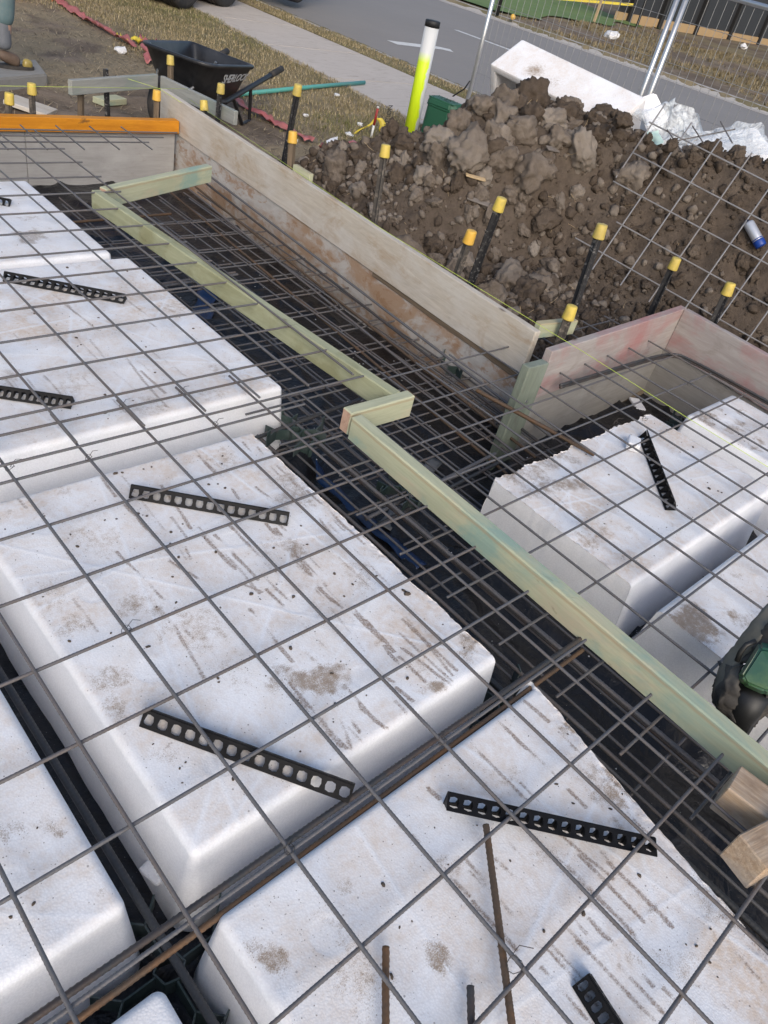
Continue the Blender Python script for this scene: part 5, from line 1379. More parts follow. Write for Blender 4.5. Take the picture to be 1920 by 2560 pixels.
# ------------------------------------------------------------------ temporary fence along the footpath
FXX = 6.27
def fence_panel(label, y0, y1, ztop=1.33, zbot=-.20, posts=(True, True)):
    t = thing('fence_panel', label, 'fence panel', (FXX, (y0+y1)/2, GZ), 'temporary mesh fence panels')
    for y in (y0, y1):
        tube('post', [(FXX, y, GZ+.01), (FXX, y, ztop)], .021, GALV, t, 12)
    tube('rail', [(FXX, y0, ztop), (FXX, y1, ztop)], .019, GALV, t, 10)
    tube('rail', [(FXX, y0, zbot), (FXX, y1, zbot)], .016, GALV, t, 10)
    ya, yb = min(y0, y1)+.04, max(y0, y1)-.02
    me = mesh('wire', *tube_data([(0, 0, 0), (0, 0, ztop-zbot)], .0021, 5))
    for y in np.arange(ya, yb, .076): put('wire', me, WIRE, t, Matrix.Translation((FXX, y, zbot)))
    mh = mesh('wire', *tube_data([(0, 0, 0), (0, yb-ya+.02, 0)], .0021, 5))
    for z in np.arange(zbot+.15, ztop, .29): put('wire', mh, WIRE, t, Matrix.Translation((FXX+.004, ya-.01, z)))
    return t
yL = at(977, 280, GZ).y
yL = float(np.interp(FXX, [5.2, 5.6, 6.3], [3.09, 3.435, 4.04])); yR = float(np.interp(FXX, [5.2, 5.6, 6.3], [1.51, 1.738, 2.14]))
fence_panel('temporary wire fence panel behind the green cabinet and the tipped foam pod', yL, yR+.03)
fence_panel('temporary wire fence panel at the upper right, joined to the other beside its double post', yR-.045, yR-2.25)
tube('cable_tie', [atp(1015, 175, (FXX-.03, 0), (FXX-.03, 1)), atp(1003, 192, (FXX-.03, 0), (FXX-.03, 1)), atp(978, 208, (FXX-.04, 0), (FXX-.04, 1))], .007, FLATBLACK, None, 6, label='black strap end tied round the left fence post', cat='strap')

# ------------------------------------------------------------------ white pipe and green cabinet
pt = thing('vent_pipe', 'tall white plastic pipe splashed with fluorescent yellow paint, black cap on top', 'pipe', (5.32, 3.80, GZ))
pb_ = Vector((5.32, 3.79, GZ-.05)); ptop = atp(936, 44, (5.32, 0), (5.32, 1))
pd = (ptop-pb_).normalized(); Lp = (ptop-pb_).length
V, F = tube_data([(0, 0, 0), (Lp*.5, 0, 0), (Lp-.045, 0, 0)], .064, 24)
put('pipe', mesh('pipe', V, F, True), PVC, pt, frame(pb_, pd, (1, .2, 0)) @ Matrix.Rotation(.5, 4, 'X'))
V, F = tube_data([(Lp-.05, 0, 0), (Lp-.004, 0, 0), (Lp, 0, 0)], [.066, .066, .060], 24)
put('cap', mesh('cap', V, F, True), FLATBLACK, pt, frame(pb_, pd, (1, .2, 0)))
def cabinet():
    zt = at(940, 207, 0); x, y = 5.78, 3.86
    t = thing('service_cabinet', 'dark green plastic service cabinet standing between the white pipe and the fence post', 'service cabinet', (x, y, GZ))
    W, D_, H = .36, .20, .35
    R_ = Matrix.Translation((x, y, GZ)) @ Matrix.Rotation(math.radians(8), 4, 'Z')
    bm = bmesh.new(); rings = []
    for z, s in ((0, 1.0), (H-.06, .94), (H-.055, 1.0), (H, .93)):
        a, b = W/2*s, D_/2*s; c = .05
        rings.append([bm.verts.new((px, py, z)) for px, py in ((-b+c, -a), (b-c, -a), (b, -a+c), (b, a-c), (b-c, a), (-b+c, a), (-b, a-c), (-b, -a+c))])
    for r0, r1 in zip(rings[:-1], rings[1:]):
        for k in range(8): bm.faces.new((r0[k], r0[(k+1) % 8], r1[(k+1) % 8], r1[k]))
    bm.faces.new(rings[-1]); bm.faces.new(rings[0][::-1]); bmesh.ops.recalc_face_normals(bm, faces=bm.faces)
    bmesh.ops.bevel(bm, geom=[e for e in bm.edges if e.calc_face_angle(0) > .35], offset=.010, segments=2, affect='EDGES')
    me = bpy.data.meshes.new('cabinet_body'); bm.to_mesh(me); bm.free(); put('cabinet_body', me, GREENBOX, t, R_)
    me = box_mesh('lid', D_*.84, W*.84, .012, .004, 1, 2); put('lid', me, GREENBOX, t, R_ @ Matrix.Translation((-D_*.42, 0, H+.003)))
    n = 150; x_ = rng.uniform(-D_*.4, D_*.4, n); y_ = rng.uniform(-W*.4, W*.4, n)
    P = np.array([(R_ @ Vector((a, b, H+.010)))[:] for a, b in zip(x_, y_)])
    o = blades('leaf_litter', P[:, 0], P[:, 1], P[:, 2], .008, .022, .004, pick(n, [(.03, .04, .025), (.10, .09, .06)], [3, 1]), flat=1)
cabinet()

# ------------------------------------------------------------------ wheelbarrow
def wheelbarrow():
    Lc, Fc, Rc, Bc = Vector((2.91, 4.47, .15)), Vector((3.15, 3.86, .15)), Vector((3.92, 4.37, .06)), Vector((3.74, 5.09, .06))
    t = thing('wheelbarrow', 'black plastic tray wheelbarrow with white stencilled lettering parked behind the profile board', 'wheelbarrow', (3.4, 4.4, GZ))
    ctr = (Lc+Fc+Rc+Bc)/4; ax = ((Rc-Fc)+(Bc-Lc)).normalized(); axh = Vector((ax.x, ax.y, 0)).normalized(); sd_ = Vector((-axh.y, axh.x, 0))
    def loop(scale_n, scale_r, dz, wid, rad=.10, n=6):
        """rounded outline: nose end at L/F, rear end at R/B"""
        c = [Lc, Fc, Rc, Bc]; m = ctr
        pts = []
        cc = []
        for k, p in enumerate(c):
            q = m+(p-m)
            along = (q-m).dot(axh); across = (q-m).dot(sd_)
            along *= scale_n if along < 0 else scale_r
            cc.append(m+axh*along+sd_*across*wid+Vector((0, 0, (p.z-m.z)*(1 if dz > -.05 else .25)+dz)))
        for k in range(4):
            p = cc[k]; a_ = (cc[k-1]-p); b_ = (cc[(k+1) % 4]-p)
            r = min(rad*(1.7 if k in (0, 1) else .8), a_.length*.45, b_.length*.45)
            s = p+a_.normalized()*r; e = p+b_.normalized()*r
            for j in range(n):
                u = j/(n-1); pts.append(s*(1-u)**2+p*2*u*(1-u)+e*u*u)
        return pts
    rings = [loop(1.0, 1.0, -.028, 1.0), loop(1.02, 1.015, -.012, 1.03), loop(1.015, 1.01, .0, 1.02), loop(.975, .975, .002, .96), loop(.955, .955, -.012, .93), loop(.80, .86, -.15, .80, .09), loop(.58, .74, -.27, .64, .08)]
    outer = [loop(.97, .965, -.030, .965), loop(.82, .88, -.15, .83, .09), loop(.60, .76, -.285, .67, .08)]
    bm = bmesh.new(); seq = outer[::-1]+rings; R2 = [[bm.verts.new(p) for p in r] for r in seq]; n = len(R2[0])
    for a_, b_ in zip(R2[:-1], R2[1:]):
        for k in range(n): bm.faces.new((a_[k], a_[(k+1) % n], b_[(k+1) % n], b_[k]))
    bm.faces.new(R2[0][::-1]); bm.faces.new(R2[-1]); bmesh.ops.recalc_face_normals(bm, faces=bm.faces)
    me = bpy.data.meshes.new('tray'); bm.to_mesh(me); bm.free(); me.polygons.foreach_set('use_smooth', np.ones(len(me.polygons), bool))
    put('tray', me, POLY, t)
    # lettering on the near flank, close to the rear
    a0, a1, a2 = outer[0], outer[1], outer[2]
    Ft, Rt = Vector(Fc), Vector(Rc)
    topF = ctr+axh*((Fc-ctr).dot(axh)*.97)+sd_*((Fc-ctr).dot(sd_)*.965); topR = ctr+axh*((Rc-ctr).dot(axh)*.965)+sd_*((Rc-ctr).dot(sd_)*.965)
    mF = ctr+axh*((Fc-ctr).dot(axh)*.82)+sd_*((Fc-ctr).dot(sd_)*.83); mR = ctr+axh*((Rc-ctr).dot(axh)*.88)+sd_*((Rc-ctr).dot(sd_)*.83)
    topF.z = Fc.z-.03; topR.z = Rc.z-.03; mF.z = ctr.z-.15+(Fc.z-ctr.z)*.25; mR.z = ctr.z-.15+(Rc.z-ctr.z)*.25
    cu = bpy.data.curves.new('lettering', 'FONT'); cu.body = 'SHERLOCK'; cu.size = 1; cu.shear = .22; cu.extrude = .012; cu.offset = .012; cu.space_character = .95
    to = bpy.data.objects.new('lettering', cu); COL.objects.link(to); dg = bpy.context.evaluated_depsgraph_get()
    tm = bpy.data.meshes.new_from_object(to.evaluated_get(dg)); bpy.data.objects.remove(to); bpy.data.curves.remove(cu)
    co = np.array([v.co[:] for v in tm.vertices]); w0, w1 = co[:, 0].min(), co[:, 0].max(); h1 = co[:, 1].max()
    # stencil bridges are left open by dropping nothing: letters are printed flat on the flank
    def flank(s, q):                                          # s along 0..1, q down 0..1
        return (topF*(1-s)+topR*s)*(1-q)+(mF*(1-s)+mR*s)*q
    nrm_ = (topR-topF).cross(mF-topF).normalized()
    if nrm_.dot(Vector(CAM_C)-topF) < 0: nrm_ = -nrm_
    V = []
    for x, y, z in co:
        s = .33+(x-w0)/(w1-w0)*.60; q = .84-(y/h1)*.54; V.append(flank(s, q)+nrm_*(.012+z*.05))
    for v, q in zip(tm.vertices, V): v.co = q
    tm.materials.clear(); put('lettering', tm, WHITEINK, t)
    # frame: two square-section handles running under the tray to the wheel
    whl = Vector((2.93, 4.13, GZ+.17))
    tipN, tipF = Vector((4.39, 4.63, .0)), Vector((4.14, 5.13, .0)); stN, stF = Vector((3.42, 4.02, -.135)), Vector((3.20, 4.52, -.135))
    for st_, tip, sgn in ((stN, tipN, -1), (stF, tipF, 1)):
        V, F = tube_data([whl+sd_*sgn*.06, st_, st_.lerp(tip, .80)], .021, 8); put('handle', mesh('handle', V, F), BLACKMETAL, t)
        h_ = st_.lerp(tip, .78); V, F = tube_data([h_, tip-(tip-st_).normalized()*.006, tip], [.026, .026, .020], 12); put('grip', mesh('grip', V, F, True), RUBBER, t)
        lg = st_.lerp(tip, .42); V, F = tube_data([lg, Vector((lg.x+.03, lg.y+.02, GZ+.01)), Vector((lg.x-.12, lg.y-.09, GZ+.01)), st_.lerp(tip, .12)], .015, 8); put('leg', mesh('leg', V, F), BLACKMETAL, t)
        br = ctr-axh*.30+sd_*sgn*.20; V, F = tube_data([whl+sd_*sgn*.06, br+Vector((0, 0, -.10)), br+sd_*sgn*.07+Vector((-.02, -.02, .03))], .010, 6); put('brace', mesh('brace', V, F), GALVBRACE, t)
    prof = [(-.05, .10), (-.048, .145), (-.03, .168), (0, .172), (.03, .168), (.048, .145), (.05, .10)]
    V = []; F = []; n = 28
    for s_, r in prof:
        for k in range(n):
            a_ = 2*math.pi*k/n; V.append(whl+sd_*s_+axh*(r*math.cos(a_))+Vector((0, 0, r*math.sin(a_))))
    for i in range(len(prof)-1): F += [(i*n+k, i*n+(k+1) % n, (i+1)*n+(k+1) % n, (i+1)*n+k) for k in range(n)]
    wh = put('wheel', mesh('wheel', V, F, True), RUBBER, t)
    V, F = tube_data([whl-sd_*.04, whl+sd_*.04], .10, 20); put('hub', mesh('hub', V, F), RIM, t)
wheelbarrow()
cp0, cp1 = at(512, 204, GZ+.02), at(787, 178, GZ+.03)
tube('conduit_pipe', [cp0, cp0.lerp(cp1, .5)+Vector((0, 0, .004)), cp1], .021, TEAL, None, 12, label='long teal plastic conduit lying from the wheelbarrow to the footpath', cat='pipe')

# ------------------------------------------------------------------ tapes and litter on the grass
def ribbon(name, label, cat, P, w, mat, twist=1.2, amp=.03, seed=0, group=None):
    P = [Vector(p) for p in P]; Q = []
    for i in range(len(P)-1):
        p, q = P[i], P[i+1]; m0 = (P[i+1]-P[max(i-1, 0)])*.5; m1 = (P[min(i+2, len(P)-1)]-P[i])*.5
        k = max(4, int((q-p).length/.035))
        for j in range(k):
            t = j/k; Q.append(p*(2*t**3-3*t**2+1)+m0*(t**3-2*t**2+t)+q*(-2*t**3+3*t**2)+m1*(t**3-t**2))
    Q.append(P[-1]); V = []; s = 0
    for i, p in enumerate(Q):
        t = (Q[min(i+1, len(Q)-1)]-Q[max(i-1, 0)]).normalized(); n = Vector((-t.y, t.x, 0)).normalized()
        a = twist*float(vnoise([[i*.10, seed, 0]])[0]); ww = w*(.75+.4*float(vnoise([[i*.23, seed+5, 0]])[0]))
        for j in range(5):
            f = j/4-.5; off = n*(ww*f*math.cos(a))+Vector((0, 0, abs(ww*f*math.sin(a))+amp*abs(float(vnoise([[i*.35, j*.8, seed]])[0])))); V.append(p+off)
    F = []
    for i in range(len(Q)-1):
        for j in range(4): F.append((i*5+j, i*5+j+1, i*5+6+j, i*5+5+j))
    o = put(name, mesh(name, V, F, True), mat, label=label, cat=cat, group=group)
    md = o.modifiers.new('thickness', 'SOLIDIFY'); md.thickness = .0015
    return o
def gp_(u, v, dz=.015): return at(u, v, GZ+dz)
ribbon('barrier_tape', 'faded red barrier tape lying on the dirt from the top edge to the wheelbarrow', 'barrier tape', [gp_(105, -20), gp_(150, 22), gp_(195, 48), gp_(235, 72), gp_(272, 92), gp_(290, 105)], .13, REDTAPE, .9, .04, 1)
ribbon('barrier_tape', 'crumpled end of red barrier tape against the wheelbarrow nose', 'barrier tape', [gp_(300, 92), gp_(325, 100), gp_(318, 118), gp_(330, 130), gp_(318, 140)], .16, REDTAPE, 1.3, .08, 6)
ribbon('barrier_tape', 'red barrier tape twisted along the grass edge right of the wheelbarrow', 'barrier tape', [gp_(508, 218), gp_(532, 236), gp_(565, 252), gp_(600, 272), gp_(640, 292), gp_(668, 308)], .10, REDTAPE, 1.0, .04, 3)
ribbon('barrier_tape', 'short pink red tape lying at the left foot of the soil heap', 'barrier tape', [gp_(690, 320, .03), gp_(725, 322, .05), gp_(768, 312, .05)], .09, REDTAPE, .6, .03, 5)
ribbon('caution_tape', 'scrap of yellow and black tape by the nose of the wheelbarrow', 'caution tape', [gp_(255, 80), gp_(275, 92), gp_(290, 88), gp_(300, 95), gp_(312, 90)], .07, YTAPE, 1.3, .05, 8)
ms = thing('marker_stake', 'short red and white marker stake tied with yellow caution tape beside the soil heap', 'marker stake', gp_(800, 302))
mb = gp_(800, 304, -.03); mt_ = atp(817, 230, (mb.x, mb.y), (mb.x+.1, mb.y-1))
md_ = (mt_-mb)
tube('stake', [mb, mb+md_*.46], .011, WHITEPAINT, ms, 10); tube('stake_top', [mb+md_*.46, mb+md_*.95], .0115, REDPAINT, ms, 10); tube('stake_tip', [mb+md_*.95, mt_], .0118, WHITEPAINT, ms, 10)
def flag_strip(P, Q, w, down, nm='tape_flag'):
    P, Q = Vector(P), Vector(Q); V = []
    for i in range(9):
        a = i/8; p = P.lerp(Q, a)+Vector((.012*math.sin(a*7), .010*math.cos(a*9), 0))
        for j in range(3): V.append(p+Vector(down)*w*(j/2))
    F = []
    for i in range(8):
        for j in range(2): F.append((i*3+j, i*3+j+1, i*3+4+j, i*3+3+j))
    o = put(nm, mesh(nm, V, F, True), YTAPE, ms); md = o.modifiers.new('thickness', 'SOLIDIFY'); md.thickness = .001; return o
tq = mb+md_*.58
vdir = (mb-mt_).normalized(); rdir = Vector((_ray(840, 270)-_ray(800, 270))).normalized()
flag_strip(mb+md_*.66-rdir*.004, mb+md_*.10-rdir*.20, .035, rdir*.9)
flag_strip(mb+md_*.66+rdir*.01, mb+md_*.16+rdir*.10, .055, rdir*1.0)
def text_on(body, org, xd, yd, size, mat, parent, nm='lettering'):
    cu = bpy.data.curves.new(nm, 'FONT'); cu.body = body; cu.size = 1; cu.extrude = .01; cu.offset = .01
    to = bpy.data.objects.new(nm, cu); COL.objects.link(to); dg = bpy.context.evaluated_depsgraph_get()
    tm = bpy.data.meshes.new_from_object(to.evaluated_get(dg)); bpy.data.objects.remove(to); bpy.data.curves.remove(cu)
    zd = xd.cross(yd).normalized()
    for v in tm.vertices: c = v.co.copy(); v.co = Vector(org)+xd*c.x*size+yd*c.y*size+zd*c.z*size*.3
    tm.materials.clear(); return put(nm, tm, mat, parent)
A_ = mb+md_*.20+rdir*.085; xd = (mt_-mb).normalized()
toc = (Vector(CAM_C)-A_).normalized()*.016
text_on('CAUTION', A_+toc+rdir*.045, xd, -rdir, .055, BLACKINK, ms)
text_on('CAUTION', mb+md_*.14-rdir*.155+toc, (mb+md_*.66-(mb+md_*.10-rdir*.20)).normalized(), -rdir*.9, .034, BLACKINK, ms)
def scrap(label, u, v, r, mat=WHITEBIT, cat='litter', h=None, g=None):
    p = gp_(u, v, 0)
    if h is not None: p = hit(u, v)
    bm = bmesh.new(); bmesh.ops.create_icosphere(bm, subdivisions=2, radius=r)
    for w in bm.verts:
        q = np.array([w.co[:]])/r; w.co *= 1+.5*float(fbm(q*1.8+u, 3, 2)[0]); w.co.z *= .6
    me = bpy.data.meshes.new('paper_scrap'); bm.to_mesh(me); bm.free(); put('paper_scrap', me, mat, M=Matrix.Translation(p+Vector((0, 0, r*.4))), label=label, cat=cat, group=g)
film('paper_scrap', 'torn white plastic scrap at the left foot of the soil heap', [(702, 303), (728, 296), (726, 318), (706, 320)], [5.9, 5.95, 5.8, 5.8], WHITEBIT, .03, 8, 8, 3, 'litter')
scrap('white stone on the bare dirt beside the long wall', 636, 318-12, .028)
scrap('white scrap on the grass above the torn white plastic', 753, 294, .035)
scrap('pale stone in the grass beside the footpath', 727, 208, .03)
scrap('pale stone in the grass beside the marker stake', 776, 276-5, .03)
scrap('pale stone on the turf beside the red tape', 660, 262-10, .028)
scrap('pinkish pale rock on the dirt between the tape and the boot', 262, 114, .05)
scrap('white stone beside the short timber peg', 745-3, 413-0-100+45, .02, h=1)
scrap('white scrap of paper on the far dirt verge', 1318, 83, .22)
scrap('second white scrap farther right on the far dirt verge', 1654-50, 105, .2)

# ------------------------------------------------------------------ far side of the road
fz = RZ
def far(u, v): return at(u, v, GZ)
ft = thing('boundary_fence', 'tall charcoal panel fence on tan sleepers across the road', 'fence', far(1340, 50))
basepts = [(u, 48.8+(u-1352)*.1647) for u in (1332, 1352, 1419, 1497, 1569, 1633, 1700)]
BP = [far(u, v) for u, v in basepts]
BP = [BP[0]-(BP[1]-BP[0])*.2]+BP[1:]
for i in range(len(BP)-1):
    p, q = BP[i], BP[i+1]; d = (q-p).normalized(); n = Vector((-d.y, d.x, 0)); L = (q-p).length
    put('sleeper', box_mesh('sleeper', L*.999, .15, .34, 0), SLEEPER, ft, frame(p+Vector((0, 0, .16)), q-p))
    put('fence_panel', box_mesh('fence_panel', L*.985, .05, 3.4, .01), FENCEDARK, ft, frame(p+n*.02+Vector((0, 0, .335+1.7)), q-p))
for p in BP[1:]:
    put('post', box_mesh('post', 4.2, .22, .22, .02), FLATBLACK, ft, frame(p+Vector((-.12, -.12, -.1)), (0, 0, 1), (1, 0, 0)))
for i, (u, v, lab) in enumerate([(1375, 58, 'thin black post carrying yellow tape in front of the charcoal fence')]):
    p = far(u, v); pk = thing('tape_post', lab, 'post', p)
    tube('post', [p, p+Vector((0, 0, 2.6))], .05, FLATBLACK, pk, 8)
    pq = p-Vector(CAM_C); e = atp(1369, 7, p, (p.x+pq.y, p.y-pq.x)); e2 = atp(1200, -7, p, (p.x+pq.y, p.y-pq.x))
    V = [e+Vector((0, 0, -.10)), e2+Vector((0, 0, -.10)), e2+Vector((0, 0, -.01)), e+Vector((0, 0, -.01))]; V += [v_+Vector((.01, .01, 0)) for v_ in V]
    put('tape', mesh('tape', V, [(0, 1, 2, 3), (7, 6, 5, 4), (0, 4, 5, 1), (1, 5, 6, 2), (2, 6, 7, 3), (3, 7, 4, 0)]), YTAPE, pk)
p = far(1073, 32); tube('star_picket', [p, p+Vector((0, 0, 1.7))], .06, FLATBLACK, None, 8, label='black star picket at the edge of the far lawn beside the kerb', cat='post')
p = far(1106, 44); bm = bmesh.new(); bmesh.ops.create_uvsphere(bm, u_segments=12, v_segments=8, radius=.07); me = bpy.data.meshes.new('kerb_marker'); bm.to_mesh(me); bm.free()
put('kerb_marker', me, CAPORANGE, M=Matrix.Translation(p+Vector((0, 0, .08))), label='small yellow marker knob beside the far kerb', cat='marker')
p = far(1283, 47); put('garden_stake', box_mesh('garden_stake', 1.1, .10, .05, .005), CARD, M=frame(p, (0.05, 0, 1), (1, 0, 0)), label='thin timber stake standing in the far lawn', cat='stake')

# ------------------------------------------------------------------ truck at the top edge (only its tyres reach into the picture)
def truck():
    w = [at(402, 21, GZ), at(462, 17.5, GZ)]; dirn = (w[1]-w[0]); dirn = Vector((.86, .50, 0)).normalized(); side = Vector((-dirn.y, dirn.x, 0))
    t = thing('truck', 'truck standing across the footpath at the top edge, black dual tyres showing', 'truck', (w[0].x, w[0].y, GZ))
    R_ = .50; pos = [0.0, 1.22, 4.1]
    base = w[0]+side*.12
    def lathe(prof, c, axis, a2, n=32):
        V = []; F = []
        for s, r in prof:
            for k in range(n):
                th = 2*math.pi*k/n; V.append(c+axis*s+a2*(r*math.cos(th))+Vector((0, 0, r*math.sin(th))))
        for i in range(len(prof)-1): F += [(i*n+k, i*n+(k+1) % n, (i+1)*n+(k+1) % n, (i+1)*n+k) for k in range(n)]
        return V, F
    for i, px in enumerate(pos):
        for off in ((.0, .30, 1.85, 2.15) if i < 2 else (.05, 2.1)):
            c = base+dirn*px+side*off; c = Vector((c.x, c.y, GZ+R_-.01))
            prof = [(-.10, .30), (-.125, .42), (-.115, .48), (-.09, .497), (-.045, .5), (-.04, .487), (-.03, .487), (-.025, .5), (.025, .5), (.03, .487), (.04, .487), (.045, .5), (.09, .497), (.115, .48), (.125, .42), (.10, .30)]
            V, F = lathe(prof, c, side, dirn); wh = put('wheel', mesh('wheel', V, F, True), RUBBER, t)
            V, F = lathe([(-.10, .305), (-.085, .30), (-.05, .20), (-.05, .12), (-.10, .10), (-.10, .001)], c, side, dirn); V2, F2 = V, F
            put('rim', mesh('rim', V, F, True), RIM, t)
    def blk(nm, a, b, s0, s1, z0, z1, mat):
        V = [base+dirn*x+side*y+Vector((0, 0, z)) for z in (z0, z1) for x, y in ((a, s0), (b, s0), (b, s1), (a, s1))]
        V = [Vector((v.x, v.y, v.z)) for v in V]
        me = mesh(nm, V, [(3, 2, 1, 0), (4, 5, 6, 7), (0, 1, 5, 4), (1, 2, 6, 5), (2, 3, 7, 6), (3, 0, 4, 7)]); bm = bmesh.new(); bm.from_mesh(me); bmesh.ops.bevel(bm, geom=bm.edges[:], offset=.03, segments=2, affect='EDGES'); bm.to_mesh(me); bm.free(); put(nm, me, mat, t)
    for s in (.55, 1.45): blk('chassis_rail', -.9, 5.2, s, s+.12, .62, .85, BLACKMETAL)
    blk('tipper_body', -1.0, 3.2, -.15, 2.3, .98, 2.1, TRUCKPAINT); blk('cab', 3.35, 5.3, -.1, 2.25, .6, 2.5, TRUCKPAINT); blk('windscreen', 5.25, 5.36, .1, 2.05, 1.55, 2.3, FENCEDARK)
    for px in pos[:2]: blk('axle', px-.06, px+.06, .2, 2.0, GZ+.42, GZ+.56, BLACKMETAL)
truck()

# ------------------------------------------------------------------ orange barrier heap at the top left
def orange_heap():
    c = at(62, -6, GZ)
    t = thing('barrier_netting', 'crumpled orange barrier netting heaped at the top left corner', 'barrier netting', c)
    for k in range(5):
        a = c+Vector((-.5+.25*k, .1*k-.2, .02)); P = [a+Vector((.12*math.sin(j*1.3+k), .10*math.cos(j*1.7+k*2), .10+.10*math.sin(j*1.1+k))) for j in range(8)]
        V = []
        for i, p in enumerate(P):
            for j in range(4): V.append(p+Vector((.09*j*math.cos(k), .09*j*math.sin(k), .05*math.sin(i*2+j))))
        F = [(i*4+j, i*4+j+1, i*4+5+j, i*4+4+j) for i in range(7) for j in range(3)]
        put('fold', mesh('fold', V, F, True), ORANGENET, t)
orange_heap()

# ------------------------------------------------------------------ person at the left edge and the concrete slab they stand on
slab_o = at(104, 172, GZ+.02)
sx = [at(-120, 180, GZ+.09), at(102, 160, GZ+.09), at(78, 128, GZ+.09), at(-120, 138, GZ+.09)]
V = [p-Vector((0, 0, .10)) for p in sx]+sx
me = mesh('concrete_pad', V, [(3, 2, 1, 0), (4, 5, 6, 7), (0, 1, 5, 4), (1, 2, 6, 5), (2, 3, 7, 6), (3, 0, 4, 7)])
bm = bmesh.new(); bm.from_mesh(me); bmesh.ops.recalc_face_normals(bm, faces=bm.faces); bmesh.ops.bevel(bm, geom=bm.edges[:], offset=.012, segments=2, affect='EDGES'); bm.to_mesh(me); bm.free()
put('concrete_pad', me, SLAB, label='grey concrete pad on the dirt under the muddy boot', cat='concrete pad')
def skin(name, nodes, edges, mat, parent, lv=2, root=0):
    me = bpy.data.meshes.new(name); me.from_pydata([n[:3] for n in nodes], edges, []); me.update()
    o = bpy.data.objects.new(name, me); COL.objects.link(o); me.materials.append(mat)
    m = o.modifiers.new('skin', 'SKIN'); m.use_smooth_shade = True
    for i, n in enumerate(nodes): me.skin_vertices[0].data[i].radius = (n[3], n[4] if len(n) > 4 else n[3]); me.skin_vertices[0].data[i].use_root = (i == root)
    s = o.modifiers.new('sub', 'SUBSURF'); s.levels = lv; s.render_levels = lv
    o.parent = parent; o.matrix_basis = Matrix.Identity(4); return o
def person():
    zf = GZ+.09; a = at(16, 146, zf); th = math.atan2(at(60, 150, zf).y-a.y, at(60, 150, zf).x-a.x)
    t = thing('person', 'person at the left edge in teal grey trousers and a muddy brown boot', 'person', (a.x, a.y, zf))
    # local frame: facing +x' (towards the toe); stance leg at the origin, other leg outside the picture
    R3 = Matrix.Rotation(th, 3, 'Z')
    def L(x, y, z): return tuple(R3 @ Vector((x, y, z)))
    def nd(x, y, z, r, r2=None): return L(x, y, z)+((r, r2) if r2 else (r,))
    o = .20
    body = [nd(0, o/2, .95, .13, .16), nd(-.01, o/2, 1.12, .125, .155), nd(.01, o/2, 1.32, .13, .17), nd(0, o/2, 1.47, .075, .10), nd(.01, o/2, 1.55, .052), nd(.02, o/2, 1.66, .085, .078), nd(.02, o/2, 1.76, .082, .075),
            nd(.0, 0, .88, .09), nd(.02, 0, .50, .066), nd(-.01, 0, .16, .05), nd(-.03, o, .88, .09), nd(-.17, o, .50, .066), nd(-.37, o, .16, .05),
            nd(0, o/2-.20, 1.42, .055), nd(-.02, o/2-.26, 1.14, .042), nd(.10, o/2-.26, .92, .032), nd(0, o/2+.20, 1.42, .055), nd(-.02, o/2+.26, 1.14, .042), nd(.10, o/2+.26, .92, .032)]
    skin('body', body, [(0, 1), (1, 2), (2, 3), (3, 4), (4, 5), (5, 6), (0, 7), (7, 8), (8, 9), (0, 10), (10, 11), (11, 12), (3, 13), (13, 14), (14, 15), (3, 16), (16, 17), (17, 18)], SKIN, t)
    skin('trousers', [nd(0, o/2, .96, .145, .175), nd(0, 0, .86, .105), nd(.02, 0, .52, .085), nd(-.005, 0, .27, .078), nd(-.03, o, .86, .105), nd(-.16, o, .52, .085), nd(-.31, o, .27, .078)], [(0, 1), (1, 2), (2, 3), (0, 4), (4, 5), (5, 6)], TROUSER, t)
    skin('shirt', [nd(0, o/2, .98, .145, .175), nd(-.01, o/2, 1.14, .14, .17), nd(.01, o/2, 1.33, .145, .185), nd(0, o/2, 1.46, .085, .11), nd(0, o/2-.20, 1.42, .072), nd(-.02, o/2-.25, 1.18, .06), nd(0, o/2+.20, 1.42, .072), nd(-.02, o/2+.25, 1.18, .06)], [(0, 1), (1, 2), (2, 3), (3, 4), (4, 5), (3, 6), (6, 7)], TROUSER, t)
    skin('hair', [nd(-.01, o/2, 1.74, .088, .084), nd(.0, o/2, 1.80, .07)], [(0, 1)], HAIRM, t)
    for s in (-1, 1):
        c = o/2+s*.26
        for k, (yy, ln) in enumerate(((-.03, .065), (-.011, .078), (.009, .074), (.028, .058))):
            skin('finger', [nd(.115, c+yy*.6, .90, .012), nd(.135, c+yy, .83, .0085), nd(.14, c+yy, .83-ln*.55, .008), nd(.125, c+yy, .83-ln, .0065)], [(0, 1), (1, 2), (2, 3)], SKIN, t, 1)
        skin('thumb', [nd(.115, c, .90, .012), nd(.15, c-s*.03, .865, .0095), nd(.17, c-s*.04, .825, .008)], [(0, 1), (1, 2)], SKIN, t, 1)
        skin('hand', [nd(.10, c, .92, .03), nd(.125, c, .86, .014, .036), nd(.135, c, .83, .011, .036)], [(0, 1), (1, 2)], SKIN, t, 1)
    skin('nose', [nd(.10, o/2, 1.70, .012), nd(.118, o/2, 1.675, .014)], [(0, 1)], SKIN, t, 1)
    for s in (-1, 1):
        skin('ear', [nd(.01, o/2+s*.078, 1.70, .012, .02), nd(.005, o/2+s*.088, 1.68, .010, .016)], [(0, 1)], SKIN, t, 1)
        skin('eye', [nd(.088, o/2+s*.032, 1.715, .011), nd(.092, o/2+s*.032, 1.715, .009)], [(0, 1)], WHITEPAINT, t, 1)
    skin('mouth', [nd(.092, o/2-.022, 1.635, .006), nd(.098, o/2, 1.635, .007), nd(.092, o/2+.022, 1.635, .006)], [(0, 1), (1, 2)], REDTAPE, t, 1)
